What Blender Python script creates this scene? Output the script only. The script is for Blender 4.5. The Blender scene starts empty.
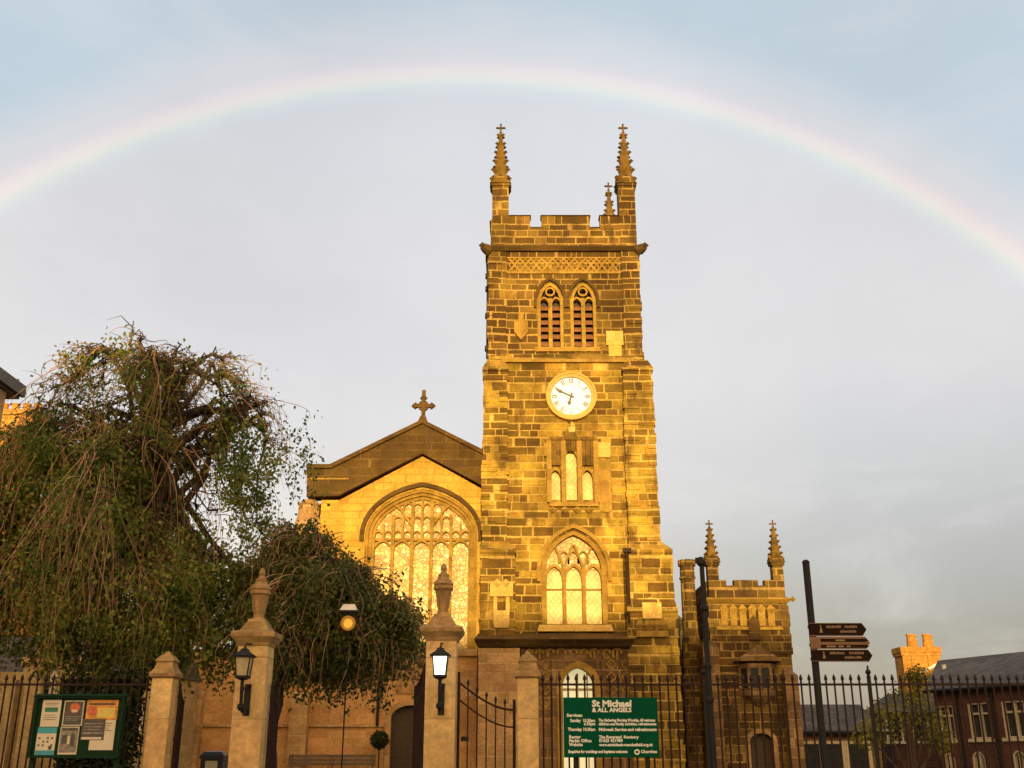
import bpy, bmesh, math, random
from mathutils import Vector, Matrix
from mathutils.geometry import tessellate_polygon

random.seed(11)
S = bpy.context.scene
COL = S.collection
R = math.radians

# ------------------------------------------------------------ camera, sky, sun
FPX, HOR = 1040.0, 751.0
PITCH = math.atan((HOR - 384) / FPX)
EYE = 1.6
cam_d = bpy.data.cameras.new('camera'); cam = bpy.data.objects.new('camera', cam_d); COL.objects.link(cam)
cam.location = (0, 0, EYE); cam.rotation_euler = (math.pi / 2 + PITCH, 0, 0)
cam_d.sensor_width = 36; cam_d.lens = 36 * FPX / 1024; cam_d.clip_end = 5000; cam_d.clip_start = .05
S.camera = cam

SUN_EL, SUN_AZ = R(5.4), R(-2.0)          # light travels towards azimuth SUN_AZ (from +Y, clockwise)
ANTI = Vector((math.cos(SUN_EL) * math.sin(SUN_AZ), math.cos(SUN_EL) * math.cos(SUN_AZ), -math.sin(SUN_EL)))
SUNV = -ANTI
sun_d = bpy.data.lights.new('sun', 'SUN'); sun = bpy.data.objects.new('sun', sun_d); COL.objects.link(sun)
sun_d.energy = 4.7; sun_d.angle = R(.5); sun_d.color = (1, .69, .25)
sun.rotation_euler = SUNV.to_track_quat('Z', 'Y').to_euler(); sun.location = (0, -20, 40)

S.view_settings.view_transform = 'Standard'; S.view_settings.look = 'None'
S.view_settings.exposure = 0; S.view_settings.gamma = 1; S.view_settings.use_curve_mapping = False

W = bpy.data.worlds.new('World'); S.world = W; W.use_nodes = True

class NT:
    def __init__(s, tree):
        s.t = tree; s.t.nodes.clear()
    def n(s, typ, **kw):
        nd = s.t.nodes.new(typ)
        for k, v in kw.items():
            if k.startswith('_'):
                setattr(nd, k[1:], v)
        for k, v in kw.items():
            if k.startswith('i'):
                key = k[1:]
                key = int(key) if key.isdigit() else key.replace('__', ' ')
                if isinstance(v, bpy.types.NodeSocket): s.t.links.new(v, nd.inputs[key])
                else: nd.inputs[key].default_value = v
        return nd
    def link(s, a, b): s.t.links.new(a, b)
    def math(s, op, a, b=0.0, c=0.0):
        return s.n('ShaderNodeMath', _operation=op, i0=a, i1=b, i2=c).outputs[0]
    def vmath(s, op, a, b=(0, 0, 0)):
        return s.n('ShaderNodeVectorMath', _operation=op, i0=a, i1=b)
    def mix(s, f, a, b, blend='MIX'):
        m = s.n('ShaderNodeMix', _data_type='RGBA', _blend_type=blend)
        m.clamp_factor = True
        for k, v in ((0, f), (6, a), (7, b)):
            if isinstance(v, bpy.types.NodeSocket): s.t.links.new(v, m.inputs[k])
            else: m.inputs[k].default_value = v if (k == 0 or len(v) == 4) else (*v, 1)
        return m.outputs[2]
    def ramp(s, f, stops, interp='LINEAR'):
        r = s.n('ShaderNodeValToRGB', i0=f); cr = r.color_ramp; cr.interpolation = interp
        while len(cr.elements) < len(stops): cr.elements.new(.5)
        for e, (p, c) in zip(cr.elements, stops):
            e.position = p; e.color = (*c, 1) if len(c) == 3 else c
        return r.outputs[0]
    def smooth(s, v, a, b, o0=0.0, o1=1.0):
        m = s.n('ShaderNodeMapRange', _interpolation_type='SMOOTHSTEP', i0=v, i1=a, i2=b, i3=o0, i4=o1)
        return m.outputs[0]

def build_world():
    t = NT(W.node_tree)
    out = t.n('ShaderNodeOutputWorld')
    sky = t.n('ShaderNodeTexSky', _sky_type='NISHITA')
    sky.sun_disc = False; sky.sun_elevation = SUN_EL
    sky.sun_rotation = math.atan2(SUNV.x, SUNV.y)
    sky.air_density = 1.0; sky.dust_density = 1.5
    b1 = t.n('ShaderNodeBackground', iColor=sky.outputs[0], iStrength=.06)
    d = t.n('ShaderNodeTexCoord').outputs['Generated']
    d = t.vmath('NORMALIZE', d).outputs[0]
    ca = t.vmath('DOT_PRODUCT', d, tuple(ANTI)).outputs['Value']
    ang = t.math('MULTIPLY', t.math('ARCCOSINE', ca), 180 / math.pi)
    # clouds of the rainy eastern sky
    sep = t.n('ShaderNodeSeparateXYZ', i0=d)
    nz = t.n('ShaderNodeTexNoise', iVector=d, iScale=2.2, iDetail=5.0, iRoughness=.55, iDistortion=.3).outputs[0]
    nz2 = t.n('ShaderNodeTexNoise', iVector=t.vmath('MULTIPLY', d, (1, 1, 2.6)).outputs[0], iScale=5.5, iDetail=6.0, iRoughness=.6, iDistortion=.5).outputs[0]
    veil = t.mix(t.smooth(ang, 42.0, 45.5), t.mix(t.smooth(sep.outputs[2], .40, .60), (.705, .655, .635), (.675, .68, .695)), (.49, .585, .645))         # darker outside the bow
    low = t.mix(t.smooth(sep.outputs[2], .02, .30), (.44, .45, .47), (1, 1, 1))
    # paler to the left (north), greyer to the right (south)
    side = t.smooth(sep.outputs[0], -.42, .45)
    lowcol = t.mix(side, (.82, .67, .56), (.19, .155, .16))
    east = t.mix(t.smooth(sep.outputs[2], .04, .37), lowcol, veil)
    east = t.mix(t.smooth(nz, .35, .75, 0.0, .35), east, (.44, .43, .44))
    east = t.mix(t.smooth(nz2, .42, .75, 0.0, .30), east, (.74, .69, .68))
    # bright western cloud lit by the low sun
    cs = t.vmath('DOT_PRODUCT', d, tuple(SUNV)).outputs['Value']
    west = t.mix(t.smooth(cs, .35, 1.0), (.66, .49, .31), (2.05, 1.27, .54))
    colr = t.mix(t.smooth(cs, -.25, .55), east, west)
    # the bow
    u = t.n('ShaderNodeMapRange', i0=ang, i1=39.75, i2=42.42, i3=0.0, i4=1.0).outputs[0]
    bow = t.ramp(u, [(0, (0, 0, 0)), (.14, (.0, .0, .006)), (.29, (-.03, .02, .03)), (.42, (.02, .065, .025)),
                     (.55, (.125, .10, .02)), (.67, (.15, .07, .02)), (.80, (.09, .02, .02)), (.92, (.02, .0, .01)), (1, (0, 0, 0))], 'B_SPLINE')
    up = t.smooth(sep.outputs[2], .1, .35, .7, 1.0)
    bow = t.mix(1.0, t.mix(1.0, bow, (.95, .95, .95), 'MULTIPLY'), t.n('ShaderNodeCombineColor', i0=up, i1=up, i2=up).outputs[0], 'MULTIPLY')
    colr = t.mix(1.0, colr, bow, 'ADD')
    b2 = t.n('ShaderNodeBackground', iColor=colr, iStrength=1.0)
    add = t.n('ShaderNodeAddShader', i0=b1.outputs[0], i1=b2.outputs[0])
    t.link(add.outputs[0], out.inputs[0])
build_world()

# ------------------------------------------------------------ photo geometry -> metres
CP, SP = math.cos(PITCH), math.sin(PITCH)
def PX(px, py, Y):
    return Y * (px - 512) / (FPX * CP - (384 - py) * SP)
def PZ(py, Y):
    v = 384 - py
    return EYE + Y * (FPX * SP + v * CP) / (FPX * CP - v * SP)
def P(px, py, Y): return (PX(px, py, Y), PZ(py, Y))

# ------------------------------------------------------------ materials
MATS = {}
def newmat(name):
    m = bpy.data.materials.new(name); m.use_nodes = True
    t = NT(m.node_tree)
    out = t.n('ShaderNodeOutputMaterial'); b = t.n('ShaderNodeBsdfPrincipled')
    t.link(b.outputs[0], out.inputs[0]); MATS[name] = m
    return m, t, b

def plain(name, col, rough=.6, var=.25, scale=6.0, metal=0.0, bump=.15, emit=None, estr=0.0, spec=.5):
    m, t, b = newmat(name)
    o = t.n('ShaderNodeTexCoord').outputs['Object']
    nz = t.n('ShaderNodeTexNoise', iVector=o, iScale=scale, iDetail=6.0, iRoughness=.65).outputs[0]
    dk = tuple(c * (1 - var) for c in col); lt = tuple(min(1, c * (1 + var)) for c in col)
    t.link(t.mix(t.smooth(nz, .3, .7), dk, lt), b.inputs['Base Color'])
    b.inputs['Roughness'].default_value = rough; b.inputs['Metallic'].default_value = metal
    b.inputs['Specular IOR Level'].default_value = spec
    if bump:
        nf = t.n('ShaderNodeTexNoise', iVector=o, iScale=scale * 6, iDetail=4.0).outputs[0]
        t.link(t.n('ShaderNodeBump', iStrength=bump, iDistance=.02, iHeight=nf).outputs[0], b.inputs['Normal'])
    if emit:
        b.inputs['Emission Color'].default_value = (*emit, 1); b.inputs['Emission Strength'].default_value = estr
    return m

def stone(name, dark, light, mortar, bw=.75, bh=.40, ms=.03, patch=(.55, 1.3), pscale=.5, rough=.9, bump=.6, soot=None, distort=.03, vary=1.0):
    m, t, b = newmat(name)
    uv = t.n('ShaderNodeTexCoord').outputs['UV']
    dn = t.n('ShaderNodeTexNoise', iVector=uv, iScale=3.0, iDetail=3.0).outputs[1]
    off = t.vmath('MULTIPLY', t.vmath('SUBTRACT', dn, (.5, .5, .5)).outputs[0], (distort * 2, distort * 1.6, 0)).outputs[0]
    v = t.n('ShaderNodeSeparateXYZ', i0=t.vmath('ADD', uv, off).outputs[0])
    vv = v.outputs[1]
    wob = t.n('ShaderNodeTexNoise', _noise_dimensions='1D', iW=t.math('MULTIPLY', vv, .55 / bh), iScale=1.0, iDetail=1.0).outputs[0]
    vv = t.math('ADD', vv, t.math('MULTIPLY', wob, bh * .9 * vary))
    rowf = t.math('DIVIDE', vv, bh); row = t.math('FLOOR', rowf)
    r1 = t.n('ShaderNodeTexWhiteNoise', _noise_dimensions='1D', iW=row).outputs[0]
    width = t.math('MULTIPLY', bw, t.math('ADD', 1 - .38 * vary, t.math('MULTIPLY', r1, .8 * vary)))
    uu = t.math('ADD', v.outputs[0], t.math('MULTIPLY', r1, 37.0))
    jit = t.n('ShaderNodeTexNoise', _noise_dimensions='1D', iW=t.math('ADD', t.math('DIVIDE', uu, bw * 1.6), t.math('MULTIPLY', row, 7.3)), iScale=1.0, iDetail=0.0).outputs[0]
    uu = t.math('ADD', uu, t.math('MULTIPLY', jit, bw * 1.3 * vary))
    colf = t.math('DIVIDE', uu, width); colm = t.math('FLOOR', colf)
    fu = t.math('MULTIPLY', t.math('SUBTRACT', colf, colm), width)
    fv = t.math('MULTIPLY', t.math('SUBTRACT', rowf, row), bh)
    du = t.math('MINIMUM', fu, t.math('SUBTRACT', width, fu)); dv = t.math('MINIMUM', fv, t.math('SUBTRACT', bh, fv))
    edge = t.math('MINIMUM', du, dv)
    mort = t.smooth(edge, ms * .35, ms * 1.0, 1.0, 0.0)
    cell = t.n('ShaderNodeCombineXYZ', i0=colm, i1=row)
    wn = t.n('ShaderNodeTexWhiteNoise', _noise_dimensions='2D', iVector=cell.outputs[0])
    big0 = t.n('ShaderNodeTexNoise', iVector=uv, iScale=.28, iDetail=3.0).outputs[0]
    pick = t.math('ADD', t.math('MULTIPLY', wn.outputs[0], .85), t.smooth(big0, .35, .65, -.18, .30))
    mid = tuple(a * .62 + b * .38 for a, b in zip(dark, light))
    lo2 = tuple(a * .80 + b * .20 for a, b in zip(dark, light)); hi2 = tuple(a * .45 + b * .55 for a, b in zip(dark, light))
    c = t.ramp(pick, [(0, dark), (.38, lo2), (.72, hi2), (1, light)])
    hv = t.n('ShaderNodeHueSaturation', iHue=t.math('ADD', .492, t.math('MULTIPLY', t.n('ShaderNodeSeparateColor', i0=wn.outputs[1]).outputs[1], .016)), iColor=c)
    c = t.mix(mort, hv.outputs[0], mortar)
    big = t.n('ShaderNodeTexNoise', iVector=uv, iScale=pscale, iDetail=6.0, iRoughness=.65).outputs[0]
    lo, hi = patch
    p = t.smooth(big, .32, .68, lo, hi)
    pc = t.n('ShaderNodeCombineColor', i0=p, i1=p, i2=p).outputs[0]
    c = t.mix(1.0, c, pc, 'MULTIPLY')
    fine = t.n('ShaderNodeTexNoise', iVector=uv, iScale=9.0, iDetail=8.0, iRoughness=.7).outputs[0]
    f = t.smooth(fine, .25, .75, .72, 1.22)
    c = t.mix(1.0, c, t.n('ShaderNodeCombineColor', i0=f, i1=f, i2=f).outputs[0], 'MULTIPLY')
    if soot:
        sn = t.n('ShaderNodeTexNoise', iVector=t.vmath('MULTIPLY', uv, (1, .45, 1)).outputs[0], iScale=1.1, iDetail=5.0, iRoughness=.6).outputs[0]
        c = t.mix(t.smooth(sn, .49, .72, 0.0, .85), c, soot)
    t.link(c, b.inputs['Base Color'])
    b.inputs['Roughness'].default_value = rough; b.inputs['Specular IOR Level'].default_value = .25
    h = t.math('ADD', t.math('MULTIPLY', mort, -.8), t.math('MULTIPLY', fine, .6))
    t.link(t.n('ShaderNodeBump', iStrength=bump, iDistance=.04, iHeight=h).outputs[0], b.inputs['Normal'])
    return m

stone('tower_stone', (.105, .058, .011), (.47, .30, .045), (.50, .33, .085), .74, .365, .048, (.58, 1.55), .30, soot=(.085, .047, .014), bump=.9)
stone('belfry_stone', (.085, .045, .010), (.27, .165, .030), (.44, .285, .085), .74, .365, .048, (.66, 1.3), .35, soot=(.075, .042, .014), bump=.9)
stone('chapel_shade_stone', (.075, .042, .012), (.25, .155, .036), (.34, .22, .075), .66, .33, .045, (.55, 1.4), .5, soot=(.055, .034, .014), bump=.9)  # browner than the tower: the lower chapel's shade is put into its colour
stone('spire_stone', (.16, .095, .020), (.24, .145, .030), (.26, .16, .04), .9, .8, .02, (.55, 1.25), 1.4, soot=(.06, .036, .012), bump=.7)
stone('gable_stone', (.56, .335, .060), (.70, .43, .085), (.44, .26, .05), .7, .35, .026, (.76, 1.18), .4, bump=.25)
stone('dark_stone', (.095, .055, .017), (.16, .095, .028), (.20, .12, .04), 1.1, .42, .02, (.7, 1.2), .6, soot=(.09, .055, .025), bump=.5)
stone('trim_stone', (.33, .20, .04), (.48, .30, .065), (.42, .26, .06), .6, .5, .012, (.75, 1.15), 1.2, bump=.4)
stone('pale_block', (.60, .39, .10), (.72, .50, .16), (.6, .4, .12), .6, .6, .01, (.85, 1.1), 1.5, bump=.3)
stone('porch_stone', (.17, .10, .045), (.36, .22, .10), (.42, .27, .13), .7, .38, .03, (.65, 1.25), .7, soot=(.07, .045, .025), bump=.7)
stone('base_stone', (.38, .23, .10), (.58, .36, .17), (.55, .36, .18), .8, .40, .025, (.75, 1.2), .7, bump=.5)
stone('vestry_stone', (.50, .27, .10), (.66, .37, .15), (.56, .33, .15), .62, .32, .014, (.75, 1.12), .5, bump=.35)
stone('pier_stone', (.72, .47, .20), (.80, .54, .24), (.48, .31, .13), 3.0, .85, .012, (.78, 1.12), 1.6, bump=.25, soot=(.42, .28, .13))
stone('cap_stone', (.40, .25, .10), (.52, .33, .14), (.45, .28, .12), 3.0, 3.0, .001, (.6, 1.15), 3.0, bump=.35, soot=(.24, .17, .08))
stone('house_stone', (.42, .29, .14), (.58, .41, .20), (.5, .36, .19), .7, .33, .02, (.75, 1.15), .7, bump=.4)
stone('red_brick', (.105, .045, .034), (.18, .080, .058), (.20, .13, .10), .26, .085, .008, (.75, 1.2), .6, bump=.4, distort=.006, vary=.15)
stone('orange_brick', (.44, .185, .03), (.64, .31, .055), (.60, .40, .14), .26, .085, .010, (.8, 1.2), 1.2, bump=.4, distort=.006, vary=.15)
stone('slate', (.070, .062, .058), (.125, .108, .098), (.03, .03, .03), .35, .24, .012, (.75, 1.25), .5, rough=.75, bump=.7, vary=.3)
stone('paving', (.20, .19, .17), (.28, .26, .23), (.12, .11, .10), .9, .6, .012, (.8, 1.15), .5, bump=.3)
plain('asphalt', (.05, .05, .052), .9, .3, 30)
plain('iron', (.012, .010, .010), .55, .4, 20, spec=.3)
plain('rusty_iron', (.030, .013, .011), .65, .4, 20, spec=.25)
plain('lead', (.10, .10, .10), .6, .3, 4)
plain('white_paint', (.78, .74, .66), .5, .08, 8)
plain('cream_paint', (.66, .56, .40), .5, .1, 8)
plain('dark_glass', (.03, .035, .04), .12, .3, 2, bump=0)
plain('dark_wood', (.05, .028, .014), .6, .35, 8)
plain('bench_wood', (.13, .085, .05), .6, .3, 10)
plain('louvre_slate', (.24, .105, .05), .8, .3, 6)
plain('sign_green', (.0, .080, .040), .8, .06, 2, bump=0, spec=.1)
plain('board_green', (.012, .038, .018), .8, .15, 6, spec=.1)
plain('lettering_white', (.85, .85, .80), .5, .02, 3, bump=0)
plain('sign_brown', (.022, .011, .008), .85, .15, 6, spec=.08)
plain('sign_text', (.30, .19, .11), .5, .1, 6, bump=0)
plain('sign_tan', (.22, .11, .05), .5, .15, 6, bump=0)
plain('gilt', (.56, .29, .028), .45, .15, 4)
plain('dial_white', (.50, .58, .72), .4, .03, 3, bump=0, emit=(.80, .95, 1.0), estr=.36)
plain('dial_mark', (.10, .06, .02), .5, .1, 3, bump=0)
plain('bark', (.075, .052, .036), .95, .35, 8, bump=.8)
plain('twig', (.38, .22, .125), .9, .35, 3, bump=0)
plain('lamp_lit', (.9, .88, .8), .3, .02, 3, bump=0, emit=(1, .97, .84), estr=2.2)
plain('lamp_off', (.50, .42, .26), .2, .15, 12, bump=0)
plain('amber_lamp', (.8, .42, .05), .3, .2, 14, bump=0, emit=(1, .50, .05), estr=.5)
plain('lit_fanlight', (.8, .8, .7), .3, .05, 3, bump=0, emit=(1, .90, .50), estr=.55)
plain('bin_plastic', (.03, .035, .055), .4, .2, 6)
plain('poster_paper', (.72, .64, .50), .7, .05, 6, bump=0)
plain('poster_green', (.05, .22, .12), .7, .1, 6, bump=0)
plain('poster_blue', (.06, .36, .46), .7, .15, 6, bump=0)
plain('poster_dark', (.10, .085, .08), .7, .3, 20, bump=0)
plain('poster_red', (.62, .16, .07), .7, .3, 20, bump=0)
plain('poster_orange', (.70, .30, .06), .7, .35, 12, bump=0)
plain('poster_yellow', (.76, .58, .14), .7, .1, 12, bump=0)
plain('poster_grey', (.27, .23, .20), .7, .45, 14, bump=0)
plain('poster_ink', (.16, .14, .12), .7, .2, 14, bump=0)

def leafmat(name, cols, transl=.25):
    m, t, b = newmat(name)
    rnd = t.n('ShaderNodeNewGeometry').outputs['Random Per Island']
    o = t.n('ShaderNodeTexCoord').outputs['Object']
    nz = t.n('ShaderNodeTexNoise', iVector=o, iScale=.9, iDetail=3.0).outputs[0]
    f = t.math('ADD', t.math('MULTIPLY', rnd, .55), t.math('MULTIPLY', t.smooth(nz, .35, .65), .45))
    n = len(cols)
    c = t.ramp(f, [(i / (n - 1), col) for i, col in enumerate(cols)])
    t.link(c, b.inputs['Base Color'])
    b.inputs['Roughness'].default_value = .55; b.inputs['Specular IOR Level'].default_value = .3
    out = [x for x in t.t.nodes if x.type == 'OUTPUT_MATERIAL'][0]
    tr = t.n('ShaderNodeBsdfTranslucent', iColor=c)
    mx = t.n('ShaderNodeMixShader', i0=transl, i1=b.outputs[0], i2=tr.outputs[0])
    t.link(mx.outputs[0], out.inputs[0])
leafmat('leaf_weeping', [(.032, .066, .012), (.080, .140, .020), (.17, .23, .034), (.31, .32, .06), (.36, .24, .085)], .4)
leafmat('leaf_evergreen', [(.026, .050, .012), (.060, .090, .018), (.13, .145, .032), (.24, .18, .055)], .35)
leafmat('leaf_bush', [(.08, .09, .012), (.19, .18, .02), (.34, .28, .04)])
leafmat('leaf_box', [(.015, .03, .01), (.03, .05, .015), (.05, .07, .02)])

def grassmat():
    m, t, b = newmat('grass')
    o = t.n('ShaderNodeTexCoord').outputs['Object']
    n1 = t.n('ShaderNodeTexNoise', iVector=o, iScale=.35, iDetail=8.0, iRoughness=.7).outputs[0]
    n2 = t.n('ShaderNodeTexNoise', iVector=o, iScale=14.0, iDetail=6.0).outputs[0]
    c = t.mix(t.smooth(n1, .3, .7), (.035, .055, .016), (.085, .09, .03))
    c = t.mix(t.smooth(n2, .35, .7, 0, .5), c, (.05, .04, .02))
    t.link(c, b.inputs['Base Color']); b.inputs['Roughness'].default_value = .95
    t.link(t.n('ShaderNodeBump', iStrength=.8, iDistance=.05, iHeight=n2).outputs[0], b.inputs['Normal'])
grassmat()

def reflecting_glass(name, base, line, amt, diamond):
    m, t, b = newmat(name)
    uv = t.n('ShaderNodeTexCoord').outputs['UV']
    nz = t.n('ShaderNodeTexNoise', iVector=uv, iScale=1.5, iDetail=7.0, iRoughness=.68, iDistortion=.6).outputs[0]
    c = t.mix(t.smooth(nz, .36, .66), tuple(x * y for x, y in zip(base, (.60, .46, .22))), base)  # pale gold with darker mottling: the sky's reflection put into the colour
    if diamond:            # lead lattice of small diamond quarries
        sp = t.n('ShaderNodeSeparateXYZ', i0=uv)
        ed = None
        for sg in (1, -1):
            k = t.math('FRACT', t.math('DIVIDE', t.math('ADD', t.math('MULTIPLY', sp.outputs[0], 1.35), t.math('MULTIPLY', sp.outputs[1], sg)), .30))
            k = t.math('MINIMUM', k, t.math('SUBTRACT', 1.0, k))
            ed = k if ed is None else t.math('MINIMUM', ed, k)
        edge = t.smooth(ed, .03, .12, amt, 0)
    else:                  # figures and canopies in coloured pieces
        v2 = t.n('ShaderNodeTexVoronoi', iVector=uv, iScale=5.0)
        v1 = t.n('ShaderNodeTexVoronoi', _feature='DISTANCE_TO_EDGE', iVector=uv, iScale=5.0)
        cc = t.n('ShaderNodeSeparateColor', i0=v2.outputs['Color'])
        c = t.mix(t.smooth(cc.outputs[0], .45, .95, 0, .75), c, (.30, .15, .03))
        c = t.mix(t.smooth(cc.outputs[1], .70, .95, 0, .8), c, (.85, .78, .50))
        edge = t.smooth(v1.outputs[0], .0, .09, amt, 0)
    c = t.mix(edge, c, line)
    t.link(c, b.inputs['Base Color'])
    b.inputs['Roughness'].default_value = .36; b.inputs['Specular IOR Level'].default_value = .45
    t.link(t.n('ShaderNodeBump', iStrength=.5, iDistance=.03, iHeight=t.math('SUBTRACT', nz, t.math('MULTIPLY', edge, .4))).outputs[0], b.inputs['Normal'])
reflecting_glass('stained_reflect_glass', (.72, .57, .18), (.20, .11, .02), .75, False)
reflecting_glass('gold_reflect_glass', (.75, .60, .19), (.40, .25, .05), .35, True)
reflecting_glass('amber_reflect_glass', (.62, .41, .07), (.24, .13, .02), .75, False)
# ------------------------------------------------------------ mesh builder
class MB:
    def __init__(s): s.v = []; s.f = []; s.m = []; s.mi = 0
    def face(s, pts):
        b = len(s.v); s.v += [tuple(p) for p in pts]; s.f.append(tuple(range(b, b + len(pts)))); s.m.append(s.mi)
    def box(s, x0, x1, y0, y1, z0, z1):
        s.prism([(x0, y0), (x1, y0), (x1, y1), (x0, y1)], z0, z1)
    def prism(s, poly, z0, z1, top=None):
        """vertical prism on an xy polygon; top polygon may differ (tapers)"""
        top = top or poly; n = len(poly)
        for i in range(n):
            j = (i + 1) % n
            s.face([(*poly[i], z0), (*poly[j], z0), (*top[j], z1), (*top[i], z1)])
        s.face([(*p, z1) for p in top]); s.face([(*p, z0) for p in reversed(poly)])
    def frustum(s, x0, x1, y0, y1, z0, z1, X0, X1, Y0, Y1):
        s.prism([(x0, y0), (x1, y0), (x1, y1), (x0, y1)], z0, z1, [(X0, Y0), (X1, Y0), (X1, Y1), (X0, Y1)])
    def slab(s, poly, y0, y1, holes=()):
        """xz polygon (with holes) extruded from y0 (front) to y1"""
        rings = [poly] + list(holes)
        flat = [p for r in rings for p in r]
        tri = tessellate_polygon([[Vector((p[0], p[1], 0)) for p in r] for r in rings])
        for yy, fl in ((y0, False), (y1, True)):
            for t in tri:
                a, b, c = [flat[i] for i in t]
                cr = (b[0] - a[0]) * (c[1] - a[1]) - (b[1] - a[1]) * (c[0] - a[0])
                if (cr < 0) != fl: b, c = c, b
                s.face([(a[0], yy, a[1]), (b[0], yy, b[1]), (c[0], yy, c[1])])
        for r in rings:
            n = len(r)
            for i in range(n):
                a, b = r[i], r[(i + 1) % n]
                s.face([(a[0], y0, a[1]), (a[0], y1, a[1]), (b[0], y1, b[1]), (b[0], y0, b[1])])
    def ribbon(s, pts, w, y0, y1, closed=False):
        n = len(pts); L = []; Rr = []
        for i in range(n):
            if closed: a, b = pts[i - 1], pts[(i + 1) % n]
            else: a, b = pts[max(i - 1, 0)], pts[min(i + 1, n - 1)]
            dx, dz = b[0] - a[0], b[1] - a[1]; l = math.hypot(dx, dz) or 1
            nx, nz = -dz / l * w / 2, dx / l * w / 2
            L.append((pts[i][0] + nx, pts[i][1] + nz)); Rr.append((pts[i][0] - nx, pts[i][1] - nz))
        for i in range(n if closed else n - 1):
            j = (i + 1) % n
            s.face([(L[i][0], y0, L[i][1]), (Rr[i][0], y0, Rr[i][1]), (Rr[j][0], y0, Rr[j][1]), (L[j][0], y0, L[j][1])])
            s.face([(L[i][0], y1, L[i][1]), (L[i][0], y0, L[i][1]), (L[j][0], y0, L[j][1]), (L[j][0], y1, L[j][1])])
            s.face([(Rr[i][0], y0, Rr[i][1]), (Rr[i][0], y1, Rr[i][1]), (Rr[j][0], y1, Rr[j][1]), (Rr[j][0], y0, Rr[j][1])])
        if not closed:
            for i in (0, n - 1):
                s.face([(L[i][0], y0, L[i][1]), (L[i][0], y1, L[i][1]), (Rr[i][0], y1, Rr[i][1]), (Rr[i][0], y0, Rr[i][1])])
    def lathe(s, prof, n=12, c=(0, 0, 0), rot=0.0, sq=False):
        rings = []
        for r, z in prof:
            k = r * (math.sqrt(2) if sq else 1)
            rings.append([(c[0] + k * math.cos(rot + 2 * math.pi * i / n), c[1] + k * math.sin(rot + 2 * math.pi * i / n), c[2] + z) for i in range(n)])
        for a, b in zip(rings, rings[1:]):
            for i in range(n):
                j = (i + 1) % n
                s.face([a[i], a[j], b[j], b[i]])
        s.face(list(reversed(rings[0]))); s.face(rings[-1])
    def tube(s, pts, rad, n=5):
        pts = [Vector(p) for p in pts]; rings = []
        for i, p in enumerate(pts):
            d = (pts[min(i + 1, len(pts) - 1)] - pts[max(i - 1, 0)]).normalized()
            a = d.orthogonal().normalized() if i == 0 else (prev - d * prev.dot(d)).normalized()
            prev = a; b = d.cross(a)
            r = rad[i] if hasattr(rad, '__len__') else rad
            rings.append([p + (a * math.cos(2 * math.pi * k / n) + b * math.sin(2 * math.pi * k / n)) * r for k in range(n)])
        for A, B in zip(rings, rings[1:]):
            for i in range(n):
                j = (i + 1) % n
                s.face([A[i], A[j], B[j], B[i]])
        s.face(list(reversed(rings[0]))); s.face(rings[-1])
    def octa(s, c, rx, ry, rz):
        x, y, z = c
        p = [(x + rx, y, z), (x, y + ry, z), (x - rx, y, z), (x, y - ry, z)]
        for i in range(4):
            s.face([p[i], p[(i + 1) % 4], (x, y, z + rz)]); s.face([p[(i + 1) % 4], p[i], (x, y, z - rz)])
    def disc(s, cx, y, cz, r, n=48, y1=None):
        pts = [(cx + r * math.cos(2 * math.pi * i / n), cz + r * math.sin(2 * math.pi * i / n)) for i in range(n)]
        s.slab(pts, y, y1 if y1 is not None else y + .02)
    def build(s, name, mats, parent=None, smooth=False, label=None):
        off = Vector((0, 0, 0)); q = parent
        while q is not None: off += q.location; q = q.parent
        me = bpy.data.meshes.new(name)
        # weld nothing: flat-shaded faces, uv in metres laid along each face
        me.from_pydata([Vector(v) - off for v in s.v], [], s.f)
        if isinstance(mats, str): mats = [mats]
        for k in mats: me.materials.append(MATS[k])
        me.polygons.foreach_set('material_index', s.m)
        uvl = me.uv_layers.new(name='UVMap')
        for p in me.polygons:
            nrm = p.normal
            if abs(nrm.z) > .85: tx, ty = Vector((1, 0, 0)), Vector((0, 1, 0))
            else:
                tx = Vector((-nrm.y, nrm.x, 0)).normalized()
                if abs(tx.x) > abs(tx.y):
                    if tx.x < 0: tx = -tx
                elif tx.y < 0: tx = -tx
                ty = Vector((0, 0, 1)) if abs(nrm.z) < .3 else nrm.cross(tx).normalized()
            for li in p.loop_indices:
                w = Vector(s.v[s.f[p.index][li - p.loop_start]])
                uvl.data[li].uv = (w.dot(tx), w.dot(ty))
        if smooth:
            bm = bmesh.new(); bm.from_mesh(me); bmesh.ops.remove_doubles(bm, verts=bm.verts, dist=1e-5); bm.to_mesh(me); bm.free()
            for p in me.polygons: p.use_smooth = True
        o = bpy.data.objects.new(name, me); COL.objects.link(o)
        if parent is not None: o.parent = parent
        if label: o['label'] = label
        return o

def thing(name, label, cat, loc, group=None):
    o = bpy.data.objects.new(name, None); COL.objects.link(o); o.location = loc
    o.empty_display_size = .2
    o['label'] = label; o['category'] = cat
    if group: o['group'] = group
    bpy.context.view_layer.update()
    return o
def tag(o, label, cat, group=None):
    o['label'] = label; o['category'] = cat
    if group: o['group'] = group
    return o
def boxo(name, mat, parent, *b, label=None):
    m = MB(); m.box(*b); return m.build(name, mat, parent, label=label)

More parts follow.
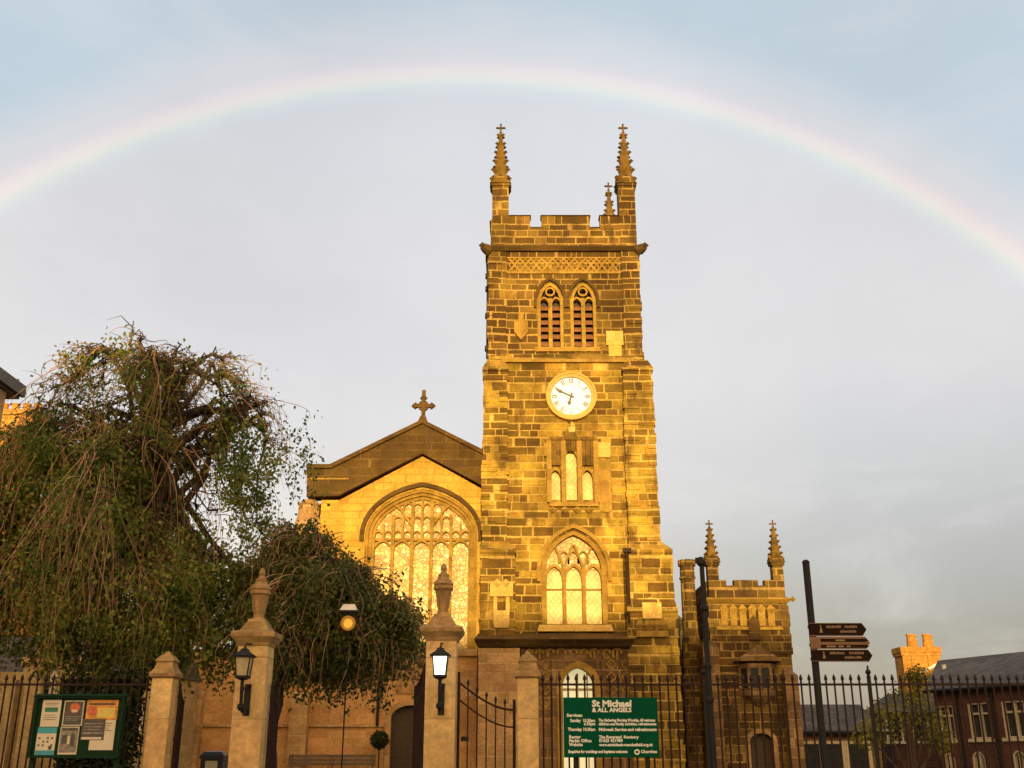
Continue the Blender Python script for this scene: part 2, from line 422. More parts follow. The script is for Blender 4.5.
def arch(cx, w, zs, z0, rise, n=14, k=1.25):
    """closed pointed-arch outline (xz), counter-clockwise from bottom left"""
    h = w / 2; r = (h * h + (k * h) ** 2) / (2 * h)
    pts = [(cx - h, z0), (cx + h, z0)]
    up = []
    amax = math.asin(min(1, k * h / r))
    for i in range(n + 1):
        a = amax * i / n
        up.append((cx + h - r + r * math.cos(a), zs + r * math.sin(a) * rise / (k * h)))
    pts += up
    pts += [(2 * cx - x, z) for x, z in reversed(up[:-1])]
    return pts
def arch_line(cx, w, zs, z0, rise, n=14, k=1.25):
    return arch(cx, w, zs, z0, rise, n, k)[1:] + [arch(cx, w, zs, z0, rise, n, k)[0]]

# ------------------------------------------------------------ ground
def gz(x, y):
    """the churchyard hill drops away to the south-east"""
    t = min(1, max(0, (x - 11.5) / 8)); u = min(1, max(0, (y - 22) / 14))
    return -2.6 * t * t * (3 - 2 * t) * u * u * (3 - 2 * u)
def ground():
    m = MB()
    xs = [-1500, -400, -120, -60] + [-40 + 4 * i for i in range(12)] + [8 + 1.5 * i for i in range(14)] + [34, 60, 120, 400, 1500]
    ys = [-1500, -400, -120, -60, -20, 0, 14] + [18 + 2 * i for i in range(22)] + [70, 90, 140, 400, 2500]
    for x0, x1 in zip(xs, xs[1:]):
        for y0, y1 in zip(ys, ys[1:]):
            m.face([(x0, y0, gz(x0, y0)), (x1, y0, gz(x1, y0)), (x1, y1, gz(x1, y1)), (x0, y1, gz(x0, y1))])
    m.build('ground', 'grass', smooth=True)['kind'] = 'structure'
    m = MB(); m.box(-60, 60, -8, 2.5, -.2, .012); m.build('road', 'asphalt')['kind'] = 'structure'
    m = MB(); m.box(-60, 60, 2.7, 17.6, -.2, .13); m.build('pavement', 'paving')['kind'] = 'structure'
    m = MB(); m.box(-60, 60, 2.5, 2.698, -.2, .145); m.build('kerb', 'trim_stone')['kind'] = 'structure'
    m = MB(); m.box(-60, 60, -60, -8, -.2, .13); m.build('town_square', 'paving')['kind'] = 'structure'
    m = MB(); m.box(-5.5, 3.5, 17.62, 44, -.2, .02); m.build('path', 'paving')['kind'] = 'structure'
ground()

# building across the square behind the camera: its roof throws the evening shade over the gates and lower church
def across():
    b = thing('town_building', 'long stone town building across the square opposite the church, outside the view', 'building', (0, -66, 0))
    H = 17.1
    m = MB(); holes = []
    for fl in range(3):
        for i in range(22):
            x = -66 + 6 * i; holes.append([(x, 1.5 + 4.6 * fl), (x + 1.5, 1.5 + 4.6 * fl), (x + 1.5, 4 + 4.6 * fl), (x, 4 + 4.6 * fl)])
    m.slab([(-70, 0), (70, 0), (70, H - 1.2), (-70, H - 1.2)], -60, -61, holes)
    m.box(-70, 70, -72, -71, 0, H - 1.2); m.box(-70, -69, -71, -61, 0, H - 1.2); m.box(69, 70, -71, -61, 0, H - 1.2)
    m.build('wall', 'house_stone', b)
    boxo('window_glass', 'dark_glass', b, -68, 68, -60.5, -60.45, 1, 14)
    m = MB(); m.slab([(-71, H - 1.19), (71, H - 1.19), (71, H - .8), (-71, H - .8)], -59.6, -72.3)
    m.prism([(-71, -72.3), (71, -72.3), (71, -59.6), (-71, -59.6)], H - .8, H, [(-71, -67), (71, -67), (71, -64), (-71, -64)])
    m.build('roof', 'slate', b)
across()

# ------------------------------------------------------------ the church
TY = 45.0
church = thing('church', 'large golden sandstone church with square clock tower, battlements, pinnacles and gabled front', 'church', (2.6, 48, 0))

def crocketed_spire(m, cx, cy, z0, z1, r0, n=5, cro=.1):
    """square spire with crockets up its four edges and a gablet base"""
    d = [(-1, -1), (1, -1), (1, 1), (-1, 1)]
    m.frustum(cx - r0, cx + r0, cy - r0, cy + r0, z0, z1, cx - .045, cx + .045, cy - .045, cy + .045)
    for i in range(n):
        f = (i + .35) / n; z = z0 + (z1 - z0) * f; r = r0 * (1 - f) + .045 * f
        s = cro * (1 - .35 * f)
        for dx, dy in d:
            m.octa((cx + dx * (r + s * .45), cy + dy * (r + s * .45), z + s * .5), s, s, s * .95)
            m.box(min(cx + dx * r * .8, cx + dx * (r + s * .4)), max(cx + dx * r * .8, cx + dx * (r + s * .4)),
                  min(cy + dy * r * .8, cy + dy * (r + s * .4)), max(cy + dy * r * .8, cy + dy * (r + s * .4)), z - s * .4, z + s * .3)

def cross_finial(m, cx, cy, z, s, t=.16):
    """little stone cross with swollen ends"""
    m.box(cx - s * t, cx + s * t, cy - s * t, cy + s * t, z, z + s * 2.0)
    m.box(cx - s * .8, cx + s * .8, cy - s * t * .97, cy + s * t * .97, z + s * 1.05, z + s * 1.4)
    for dx, dz in ((-.8, 1.22), (.8, 1.22), (0, 2.05)):
        m.octa((cx + dx * s, cy, z + dz * s), s * .26, s * .26, s * .28)
    m.octa((cx, cy, z + s * .1), s * .42, s * .42, s * .22)

def pinnacle(cx, cy, half, zb, zc, zt, r0, mat='belfry_stone', n=6, cro=.15, xs=.25):
    """shaft zb..zc, spire zc..zt, cross on top"""
    m = MB(); m.box(cx - half, cx + half, cy - half, cy + half, zb, zc)
    m.box(cx - half - .06, cx + half + .06, cy - half - .06, cy + half + .06, zc - .10, zc + .05)
    for sgn in (1,):
        m.slab([(cx - half - .12, zc + .04), (cx + half + .12, zc + .04), (cx, zc + .75 * (half + .3))], cy - half - .09, cy + half + .09)
    m.prism([(cx - half - .09, cy - half - .12), (cx + half + .09, cy - half - .12), (cx + half + .09, cy + half + .12), (cx - half - .09, cy + half + .12)], zc + .03, zc + .7 * (half + .3),
            [(cx - half - .09, cy - .01), (cx + half + .09, cy - .01), (cx + half + .09, cy + .01), (cx - half - .09, cy + .01)])
    p = m.build('pinnacle', mat, church)
    m = MB(); crocketed_spire(m, cx, cy, zc + .04, zt - 1.4 * xs, r0, n, cro); m.build('spire', 'spire_stone', p)
    m = MB(); cross_finial(m, cx, cy, zt - 1.9 * xs, xs); m.build('finial', 'dark_stone', p)
    return p

def quoins(m, x, y, z0, z1, sx, seed, course=.375):
    """weathered corner stones standing a little proud of the corner (x, y); sx = +1 if the wall lies towards +x"""
    rnd = random.Random(seed); z = z0; k = 0
    while z < z1 - .1:
        h = min(course * rnd.uniform(.85, 1.1), z1 - z)
        if rnd.random() < .8:
            a = rnd.uniform(.012, .075); b = rnd.uniform(.012, .06)
            lx, ly = (.55, .30) if k % 2 else (.30, .55)
            lx *= rnd.uniform(.8, 1.2)
            xa, xb = (x - a, x + lx) if sx > 0 else (x - lx, x + a)
            m.box(xa, xb, y - b, y + ly, z + .012, z + h - .012)
        z += h; k += 1

TXL, TXR = PX(490, 300, TY), PX(638.5, 300, TY)
TC = (TXL + TXR) / 2
TD = 8.6
def tower():
    z360, z252, z226, z213 = PZ(361, TY), PZ(252, TY), PZ(226, TY), PZ(214, TY)
    # upper (belfry) stage
    h1 = arch(PX(550.5, 320, TY), 1.22, PZ(303, TY), PZ(347, TY), PZ(282, TY) - PZ(303, TY))
    h2 = arch(PX(583.5, 320, TY), 1.22, PZ(303, TY), PZ(347, TY), PZ(282, TY) - PZ(303, TY))
    m = MB(); m.slab([(TXL, z360 - .2), (TXR, z360 - .2), (TXR, z252), (TXL, z252)], TY, TY + .7, [h1, h2])
    m.box(TXL, TXL + .7, TY + .7, TY + TD, z360 - .2, z252); m.box(TXR - .7, TXR, TY + .7, TY + TD, z360 - .2, z252)
    m.box(TXL + .7, TXR - .7, TY + TD - .7, TY + TD, z360 - .2, z252)
    m.build('belfry_wall', 'belfry_stone', church)
    # shallow clasping pilasters
    for x0, x1 in ((TXL - .07, TXL + .75), (TXR - .75, TXR + .07)):
        m = MB(); m.box(x0, x1, TY - .1, TY + .8, z360 - .2, z252 - .02); (quoins(m, x0, TY - .1, z360, z252 - .1, 1, 51) if x0 < TC else quoins(m, x1, TY - .1, z360, z252 - .1, -1, 52)); m.build('pilaster', 'belfry_stone', church)
    for cx in (PX(550.5, 320, TY), PX(583.5, 320, TY)):
        zs, z0, rise = PZ(303, TY), PZ(347, TY), PZ(282, TY) - PZ(303, TY)
        m = MB(); m.slab(arch(cx, 1.3, zs, z0, rise), TY + .5, TY + .56); w = m.build('belfry_window', 'dark_wood', church)
        m = MB()
        for i in range(6):
            z = z0 + .14 + i * (zs - z0 - .05) / 6
            m.prism([(cx - .6, TY + .24), (cx + .6, TY + .24), (cx + .6, TY + .3), (cx - .6, TY + .3)], z, z + .24,
                    [(cx - .6, TY + .36), (cx + .6, TY + .36), (cx + .6, TY + .44), (cx - .6, TY + .44)])
        m.build('louvre', 'louvre_slate', w)
        m = MB(); m.ribbon(arch_line(cx, 1.1, zs, z0, rise - .08), .18, TY + .04, TY + .34)
        m.box(cx - .09, cx + .09, TY + .1, TY + .32, z0, zs + .3)
        for s in (-1, 1):
            m.ribbon(arch_line(cx + s * .29, .5, zs - .05, zs - .15, .36), .09, TY + .08, TY + .3)
        ring = [(cx + .2 * math.cos(a * math.pi / 6), zs + .62 + .2 * math.sin(a * math.pi / 6)) for a in range(12)]
        m.ribbon(ring, .08, TY + .08, TY + .3, True)
        m.build('tracery', 'trim_stone', w)
        m = MB(); m.ribbon(arch_line(cx, 1.42, zs, zs - .25, rise + .12), .13, TY - .12, TY + .1); m.build('hood_mould', 'dark_stone', w)
    # sill band
    m = MB(); m.box(PX(535, 320, TY), PX(599, 320, TY), TY - .1, TY + .2, PZ(352, TY), PZ(347.5, TY)); m.build('sill', 'trim_stone', church)
    # lozenge frieze under the parapet
    m = MB(); zt, zb = PZ(259, TY), PZ(272, TY)
    x = TXL + .9; n = 10; w = (TXR - TXL - 1.8) / n
    m.box(TXL + .8, TXR - .8, TY - .06, TY + .05, zb - .10, zb); m.box(TXL + .8, TXR - .8, TY - .06, TY + .05, zt, zt + .08)
    for i in range(n):
        a = x + i * w
        m.ribbon([(a, zb), (a + w, zt)], .09, TY - .05, TY + .02); m.ribbon([(a, zt), (a + w, zb)], .09, TY - .047, TY + .02)
        m.ribbon([(a + w / 2, zb), (a + w, (zb + zt) / 2), (a + w / 2, zt), (a, (zb + zt) / 2)], .07, TY - .044, TY + .02, True)
    m.build('frieze', 'trim_stone', church)
    # string course and gargoyles
    m = MB(); m.prism([(TXL - .12, TY - .15), (TXR + .12, TY - .15), (TXR + .12, TY + TD + .12), (TXL - .12, TY + TD + .12)], z252, z252 + .16,
                      [(TXL - .25, TY - .3), (TXR + .25, TY - .3), (TXR + .25, TY + TD + .25), (TXL - .25, TY + TD + .25)])
    m.frustum(TXL - .25, TXR + .25, TY - .3, TY + TD + .25, z252 + .16, z252 + .34, TXL - .02, TXR + .02, TY - .04, TY + TD + .02)
    m.build('string_course', 'dark_stone', church)
    for x, d in ((TXL - .1, -1), (TXR + .1, 1)):
        m = MB(); m.tube([(x, TY - .1, z252 + .05), (x + d * .14, TY - .25, z252 + .08), (x + d * .26, TY - .38, z252 + .1)], [.27, .23, .17], 7)
        m.octa((x + d * .27, TY - .42, z252 + .14), .19, .19, .19); m.build('gargoyle', 'dark_stone', church)
    # battlements
    zp = z252 + .3
    m = MB()
    for (y0, y1) in ((TY, TY + .45), (TY + TD - .45, TY + TD)):
        for a, b, top in ((0, 32.5, z213), (32.5, 44, z226), (44, 92.5, z213), (92.5, 103, z226), (103, 131, z213)):
            u = lambda k: TXL + .35 + (TXR - TXL - .7) * k / 131
            m.box(u(a), u(b), y0 - .03, y1, zp - .2, top - .12)
            m.frustum(u(a) - (.05 if top > z226 else -.003), u(b) + (.05 if top > z226 else -.003), y0 - .1, y1 + .05, top - .12, top, u(a), u(b), y0 + .08, y1 - .08)
    for (x0, x1) in ((TXL, TXL + .45), (TXR - .45, TXR)):
        L = TD - .9
        for a, b, top in ((0, .2, z213), (.2, .31, z226), (.31, .69, z213), (.69, .8, z226), (.8, 1, z213)):
            ya, yb = TY + .45 + L * a, TY + .45 + L * b
            m.box(x0, x1, ya, yb, zp - .2, top - .12)
            m.frustum(x0 - .06, x1 + .06, ya + .003, yb - .003, top - .12, top, x0 + .1, x1 - .1, ya + .003, yb - .003)
    m.build('parapet', 'belfry_stone', church)
    boxo('tower_roof', 'lead', church, TXL + .45, TXR - .45, TY + .46, TY + TD - .46, z252 + .1, z252 + .5)
    # corner pinnacles
    zc, zt = PZ(188, TY + .3), PZ(125, TY + .3)
    for cx in (PX(500.5, 215, TY + .3), PX(626.5, 215, TY + .3)):
        for cy in (TY + .32, TY + TD - .3):
            pinnacle(cx, cy, .40, zp - .15, zc + (.9 if cy > TY + 3 else 0), zt + (1.3 if cy > TY + 3 else -.0), .37)
    # carved shield and plain block beside the belfry lights
    x, z = PX(521, 330, TY), PZ(329, TY)
    m = MB(); m.slab([(x - .32, z + .35), (x - .32, z - .2), (x, z - .6), (x + .32, z - .2), (x + .32, z + .35), (x + .12, z + .35), (x + .12, z + .8), (x - .12, z + .8), (x - .12, z + .35)], TY - .14, TY + .02)
    m.build('shield', 'trim_stone', church)
    x0, x1 = PX(606, 340, TY), PX(623, 340, TY)
    m = MB(); m.box(x0, x1, TY - .14, TY + .02, PZ(346, TY), PZ(332, TY)); m.box(x0 + .1, x1 - .1, TY - .13, TY + .02, PZ(357, TY), PZ(346, TY) - .01); m.build('block_panel', 'pale_block', church)
    # drainpipe down the left corner
    m = MB(); xx = TXL - .11
    m.tube([(xx, TY + .5, z252), (xx, TY + .5, z360 + .3)], .07, 7)
    for py in (255, 272, 285, 312, 345): m.box(xx - .13, xx + .12, TY + .38, TY + .62, PZ(py, TY) - .1, PZ(py, TY) + .12)
    m.build('drainpipe', 'iron', church)

    # ---- lower stage
    LY = TY - .25
    zc640 = PZ(634, LY)
    lan = []
    for px, top, bot, w, rise in ((571, 466, 500, .72, .75), (555.5, 480, 500, .52, .45), (587.5, 480, 500, .52, .45)):
        lan.append((PX(px, 480, LY), w, PZ(top, LY), PZ(bot, LY), rise))
    wx = PX(574.5, 590, LY); ww = PX(607.5, 590, LY) - PX(541.5, 590, LY)
    wzs, wz0, wr = PZ(570, LY), PZ(624, LY), PZ(530, LY) - PZ(570, LY)
    dx = PX(578, 690, LY); dzs, dr, dw = PZ(688, LY), PZ(668, LY) - PZ(688, LY), 1.30
    holes = [arch(*l) for l in lan] + [arch(wx, ww, wzs, wz0, wr, k=1.4), arch(dx, dw, dzs, .0 + .3, dr)]
    m = MB(); xl, xr = TXL - .05, TXR + .05
    m.slab([(xl, 0), (xr, 0), (xr, z360), (xl, z360)], LY, LY + .8, holes)
    m.frustum(xl, xr, LY, TY + .2, z360, z360 + .35, xl + .05, xr - .05, TY - .003, TY + .2)
    m.box(xl, xl + .8, LY + .8, TY + TD, 0, z360); m.box(xr - .8, xr, LY + .8, TY + TD, 0, z360); m.box(xl + .8, xr - .8, TY + TD - .8, TY + TD, 0, z360)
    m.build('tower_wall', 'tower_stone', church)
    # set-off string with lit blocks under it
    m = MB(); m.frustum(xl + .6, xr - .6, LY - .15, LY + .1, PZ(363, LY), PZ(359, LY), xl + .6, xr - .6, LY - .02, LY + .1); m.build('string_course', 'trim_stone', church)
    # buttresses: each with stages that step out downwards
    def buttress(stages, cap, mat='tower_stone'):
        m = MB()
        for i, (x0, x1, y0, z0, z1) in enumerate(stages):
            m.box(x0, x1, y0, TY + 1.3, z0, z1)
            quoins(m, x0, y0, z0, z1 - .02, 1, int(abs(x0) * 90) + i); quoins(m, x1, y0, z0, z1 - .02, -1, int(abs(x1) * 70) + i)
            X0, X1, Y0 = (stages[i - 1][0], stages[i - 1][1], stages[i - 1][2]) if i else (x0 + cap, x1 - cap, LY - .05)
            m.frustum(x0 - .06, x1 + .06, y0 - .08, TY + 1.3, z1, z1 + .14, x0 - .06, x1 + .06, y0 - .08, TY + 1.3)
            m.frustum(x0 - .06, x1 + .06, y0 - .08, TY + 1.3, z1 + .14, z1 + .62, X0, X1, Y0, TY + 1.2)
        return m.build('buttress', mat, church)
    z545 = PZ(548, 44.2)
    buttress([(PX(483, 450, 44.5), PX(507, 450, 44.5), 44.5, z545, PZ(371, 44.5)), (PX(481, 600, 44.1), PX(515, 600, 44.1), 44.1, zc640 - .5, PZ(553, 44.1))], .15)
    buttress([(PX(626, 450, 44.5), PX(654, 420, 44.5), 44.5, z545, PZ(371, 44.5)), (PX(629, 600, 44.0), PX(672, 570, 44.0), 44.0, PZ(606, 43.8), PZ(553, 44.0)),
              (PX(629.5, 640, 43.8), PX(678, 640, 43.8), 43.8, 0, PZ(612, 43.8))], .15)
    # pale lower part of the left buttress
    m = MB(); m.box(PX(478, 700, 43.9), PX(520, 700, 43.9), 43.9, TY + 1.3, 0, PZ(648, 43.9)); m.build('plinth', 'base_stone', church)
    # west window
    def lights(cx, w, zs, z0, rise, nl, y, glass, parent_name, mw=.13, dep=.32, head=.45, k=1.25):
        m = MB(); m.slab(arch(cx, w, zs, z0, rise, k=k), y + dep + .04, y + dep + .09); g = m.build(parent_name, glass, church)
        m = MB(); lw = w / nl
        for i in range(1, nl): m.box(cx - w / 2 + i * lw - mw / 2, cx - w / 2 + i * lw + mw / 2, y + dep - .22, y + dep + .03, z0, zs + rise * .15)
        for i in range(nl):
            c = cx - w / 2 + (i + .5) * lw
            m.ribbon(arch_line(c, lw - mw * .4, zs - head * .6, zs - head * .7, head), mw * .8, y + dep - .2, y + dep + .02)
        m.build('mullion', 'trim_stone', g)
        return g
    g = lights(wx, ww - .3, wzs, wz0, wr - .1, 3, LY, 'gold_reflect_glass', 'west_window', .16, .40, .62, k=1.4)
    def head_panel(cx, w, zs, z0, rise, k, y):
        pts = [p for p in arch(cx, w, zs, z0, rise, k=k) if p[1] >= zs - .001]
        m = MB(); m.slab(pts, y, y + .02); m.build('head_glass', 'amber_reflect_glass', g)
    head_panel(wx, ww, wzs + .05, wz0, wr - .05, 1.4, LY + .41)
    m = MB(); lw = (ww - .3) / 3
    zz = wzs + .18
    for s in (-.5, .5):
        for e in (-1, 1):
            pts = [(wx + s * lw, zz - .1), (wx + s * lw + e * lw * .25, zz + .55), (wx + s * lw + e * lw * (.5 if e * s > 0 else .45), zz + .95)]
            m.ribbon(pts, .10, LY + .22, LY + .41)
    for c in (-lw * .5, 0, lw * .5):
        m.ribbon(arch_line(wx + c, .42, zz + .35, zz + .15, .32), .07, LY + .24, LY + .41)
    m.box(wx - ww / 2 + .15, wx + ww / 2 - .15, LY + .34, LY + .41, PZ(589, LY), PZ(587.5, LY))
    m.ribbon(arch_line(wx, ww - .2, wzs, wz0, wr - .05, k=1.4), .26, LY + .10, LY + .42)
    m.build('tracery', 'trim_stone', g)
    m = MB(); m.ribbon(arch_line(wx, ww + .22, wzs, wzs - .5, wr + .16, k=1.4), .17, LY - .14, LY + .05); m.build('hood_mould', 'trim_stone', g)
    m = MB(); m.frustum(wx - ww / 2 - .2, wx + ww / 2 + .2, LY - .2, LY + .4, wz0 - .32, wz0, wx - ww / 2 - .1, wx + ww / 2 + .1, LY + .02, LY + .4); m.build('sill', 'pale_block', g)
    # the three stepped lancets in their canopied frame
    for l in lan:
        m = MB(); m.slab(arch(*l), LY + .2, LY + .25); g = m.build('lancet_window', 'gold_reflect_glass', church)
        m = MB(); m.ribbon(arch_line(l[0], l[1] + .08, l[2], l[3], l[4] + .05), .13, LY - .09, LY + .15); m.build('surround', 'trim_stone', g)
    x0, x1 = PX(551, 450, LY), PX(594.5, 450, LY); zt = PZ(441, LY); zb = PZ(464, LY)
    m = MB()
    for i in range(9):
        a = x0 + (x1 - x0) * i / 9
        if abs(a + .13 - lan[0][0]) < .40: zz = PZ(452, LY)
        else: zz = PZ(466, LY)
        m.box(a + .02, a + .22, LY - .14, LY + .03, zz, zt)
    m.box(x0 - .05, x1 + .05, LY - .2, LY + .03, zt, zt + .14)
    m.slab([(lan[0][0] - .3, zt + .14), (lan[0][0] + .3, zt + .14), (lan[0][0], zt + .85)], LY - .17, LY + .03)
    m.octa((lan[0][0], LY - .12, zt + .95), .13, .13, .2)
    m.build('canopy', 'spire_stone', church)
    m = MB()
    for px in (549, 563.5, 579.5, 596):
        x = PX(px, 470, LY); m.box(x - .11, x + .11, LY - .2, LY + .02, PZ(503, LY), PZ(442, LY)); m.octa((x, LY - .1, PZ(440, LY)), .16, .14, .25)
    m.box(x0 - .1, x1 + .1, LY - .18, LY + .02, PZ(507, LY), PZ(502.5, LY))
    for px in (553, 565, 577, 589): m.octa((PX(px, 510, LY), LY - .1, PZ(510, LY)), .2, .14, .16)
    m.build('niche_frame', 'trim_stone', church)
    m = MB(); m.box(PX(597, 450, LY), PX(610, 450, LY), LY - .12, LY + .02, PZ(458, LY), PZ(443, LY)); m.build('block_panel', 'pale_block', church)
    m = MB(); m.box(PX(599, 480, LY), PX(611, 480, LY), LY - .05, LY + .02, PZ(512, LY), PZ(459, LY)); m.build('block_panel', 'trim_stone', church)
    m = MB(); m.box(PX(544, 450, LY), PX(550, 450, LY), LY - .16, LY + .02, PZ(457, LY), PZ(444, LY)); m.build('block_panel', 'trim_stone', church)
    # canopied niche and light block on the buttresses
    y = 44.1; x0, x1 = PX(490, 600, y), PX(513, 600, y)
    m = MB(); m.box(x0, x1, y - .2, y + .02, PZ(597, y), PZ(583, y)); m.box(x0 + .15, x0 + .3, y - .12, y + .02, PZ(625, y), PZ(597, y)); m.box(x1 - .3, x1 - .15, y - .12, y + .02, PZ(625, y), PZ(597, y))
    m.box(x0 + .18, x1 - .18, y - .14, y + .02, PZ(628, y), PZ(611, y)); m.octa((x0 + .3, y - .2, PZ(584, y)), .2, .15, .2); m.octa((x1 - .3, y - .2, PZ(584, y)), .2, .15, .2)
    m.build('niche_canopy', 'pale_block', church)
    y = 43.8
    m = MB(); m.box(PX(642, 610, y), PX(661, 610, y), y - .18, y + .02, PZ(619, y), PZ(603, y)); m.build('block_panel', 'pale_block', church)
    m = MB()
    for px in (640, 648, 656, 664): m.octa((PX(px, 627, y), y - .06, PZ(625, y)), .18, .14, .35)
    m.box(PX(636, 635, y), PX(668, 635, y), y - .14, y + .02, PZ(637, y), PZ(631, y)); m.build('corbel_band', 'trim_stone', church)
    m = MB(); xx = PX(628, 600, 44.15); m.tube([(xx, 43.85, PZ(552, 44)), (xx, 43.85, PZ(648, 44))], .07, 6); m.box(xx - .17, xx + .17, 43.72, 43.98, PZ(553, 44), PZ(549, 44)); m.build('drainpipe', 'rusty_iron', church)
    # porch: dark cornice, carved band, panels and doorway
    py0, py1 = PX(478, 640, 43.9), PX(632, 640, 43.9)
    m = MB(); m.frustum(py0, py1, 43.9, LY + .1, PZ(647, 43.9), PZ(640, 43.9), py0 - .15, py1 + .03, 43.5, LY + .1)
    m.frustum(py0 - .15, py1 + .03, 43.5, LY + .1, PZ(640, 43.9), PZ(632.5, 43.9), py0, py1, 44.3, LY + .1); m.build('cornice', 'dark_stone', church)
    px0, px1 = PX(521, 690, 44.2), PX(631, 690, 44.2)
    ztop = PZ(647, 43.9)
    m = MB(); hole = arch(dx, 1.36, dzs, .31, dr + .02)
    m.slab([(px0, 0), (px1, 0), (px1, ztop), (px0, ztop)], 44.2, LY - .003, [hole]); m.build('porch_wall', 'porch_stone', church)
    m = MB(); rnd = random.Random(4)
    x = px0 + .35
    while x < px1 - .3:                        # band of worn carved lettering and quatrefoils
        z = PZ(654, 44.2); a = rnd.uniform(.16, .24)
        ring = [(x + a * .8 * math.cos(k * math.pi / 4), z + a * math.sin(k * math.pi / 4)) for k in range(8)]
        m.ribbon(ring[:rnd.choice((5, 6, 8))], .09, 44.12, 44.22)
        if rnd.random() < .5: m.box(x - .04, x + .04, 44.13, 44.21, z - a, z + a)
        x += a * 2 + .06
    for s in (-1, 1):
        for k in range(4):
            z = dzs + .9 - k * .5
            for q in range(2):
                xx = dx + s * (1.35 + q * .62); m.ribbon([(xx - .2, z), (xx, z - .2), (xx + .2, z), (xx, z + .2)], .07, 44.14, 44.21, True)
    m.build('carved_band', 'trim_stone', church, label='weathered carved band of looping letters above the doorway')
    for s in (-1, 1):
        for q in (0, 1):
            m = MB(); m.box(dx + s * (1.02 + q * .95) - .08, dx + s * (1.02 + q * .95) + .08, 44.02, 44.2, 0, PZ(659, 44.2)); m.build('colonnette', 'porch_stone', church)
    m = MB(); m.slab(arch(dx, 1.36, dzs, .3, dr), LY + .3, LY + .34); g = m.build('door', 'lit_fanlight', church, label='pale lit glazed doorway under a pointed arch')
    m = MB(); m.ribbon(arch_line(dx, 1.58, dzs, .3, dr + .1), .26, 44.08, 44.5); m.build('door_surround', 'trim_stone', g)
    m = MB()
    for s in (-.4, 0, .4): m.box(dx + s - .03, dx + s + .03, LY + .22, LY + .29, .3, dzs + dr * .75)
    m.box(dx - .66, dx + .66, LY + .225, LY + .285, dzs - .1, dzs); m.build('glazing_bar', 'cream_paint', g)

    # ---- clock
    cy = LY; cx, cz = PX(571, 397, cy), PZ(397, cy)
    m = MB(); ring = [(cx + 1.03 * math.cos(2 * math.pi * i / 48), cz + 1.03 * math.sin(2 * math.pi * i / 48)) for i in range(48)]
    m.ribbon(ring, .24, cy - .20, cy, True)
    ring = [(cx + 1.10 * math.cos(2 * math.pi * i / 48), cz + 1.10 * math.sin(2 * math.pi * i / 48)) for i in range(48)]
    m.ribbon(ring, .08, cy - .25, cy - .1, True)
    clock = m.build('clock', 'gilt', church)
    m = MB(); m.disc(cx, cy - .1, cz, .95, 48, cy); m.build('dial', 'dial_white', clock)
    m = MB()
    numer = ['XII', 'I', 'II', 'III', 'IIII', 'V', 'VI', 'VII', 'VIII', 'IX', 'X', 'XI']
    for h, tx in enumerate(numer):
        a = math.pi / 2 - h * math.pi / 6
        ux, uz = math.cos(a), math.sin(a); vx, vz = -uz, ux         # radial / tangential
        wid = {'I': .055, 'V': .12, 'X': .12}
        tot = sum(wid[c] for c in tx); pos = tot / 2
        def P2(t, r): return (cx + ux * r + vx * t, cz + uz * r + vz * t)
        for c in tx:
            w = wid[c]; t0, t1 = pos, pos - w; pos -= w; mid = (t0 + t1) / 2; e = w * .36
            ro, ri = .87, .63
            if c == 'I': m.ribbon([P2(mid, ro), P2(mid, ri)], .032, cy - .112, cy - .099)
            elif c == 'V': m.ribbon([P2(mid + e, ro), P2(mid, ri), P2(mid - e, ro)], .028, cy - .112, cy - .099)
            else:
                m.ribbon([P2(mid + e, ro), P2(mid - e, ri)], .03, cy - .112, cy - .099); m.ribbon([P2(mid - e, ro), P2(mid + e, ri)], .026, cy - .1115, cy - .099)
    for rr in (.91, .59):
        m.ribbon([(cx + rr * math.cos(2 * math.pi * i / 48), cz + rr * math.sin(2 * math.pi * i / 48)) for i in range(48)], .012, cy - .110, cy - .099, True)
    m.build('numerals', 'dial_mark', clock)
    def hand(name, ang, ln, w, y):
        ux, uz = math.sin(R(ang)), math.cos(R(ang)); vx, vz = uz, -ux
        m = MB(); q = lambda t, r: (cx + ux * r + vx * t, cz + uz * r + vz * t)
        m.slab([q(-w * .5, -.15), q(w * .5, -.15), q(w * .5, ln * .55), q(w * 1.2, ln * .68), q(0, ln), q(-w * 1.2, ln * .68), q(-w * .5, ln * .55)], y - .015, y)
        m.build(name, 'dial_mark', clock)
    hand('hour_hand', 196, .46, .085, cy - .135); hand('minute_hand', 295, .78, .06, cy - .155)
    m = MB(); m.octa((cx, cy - .12, PZ(426, cy)), .16, .12, .2); m.frustum(cx - .07, cx + .07, cy - .12, cy, PZ(441, cy), PZ(428, cy), cx - .16, cx + .16, cy - .2, cy); m.build('corbel', 'pale_block', church)
tower()

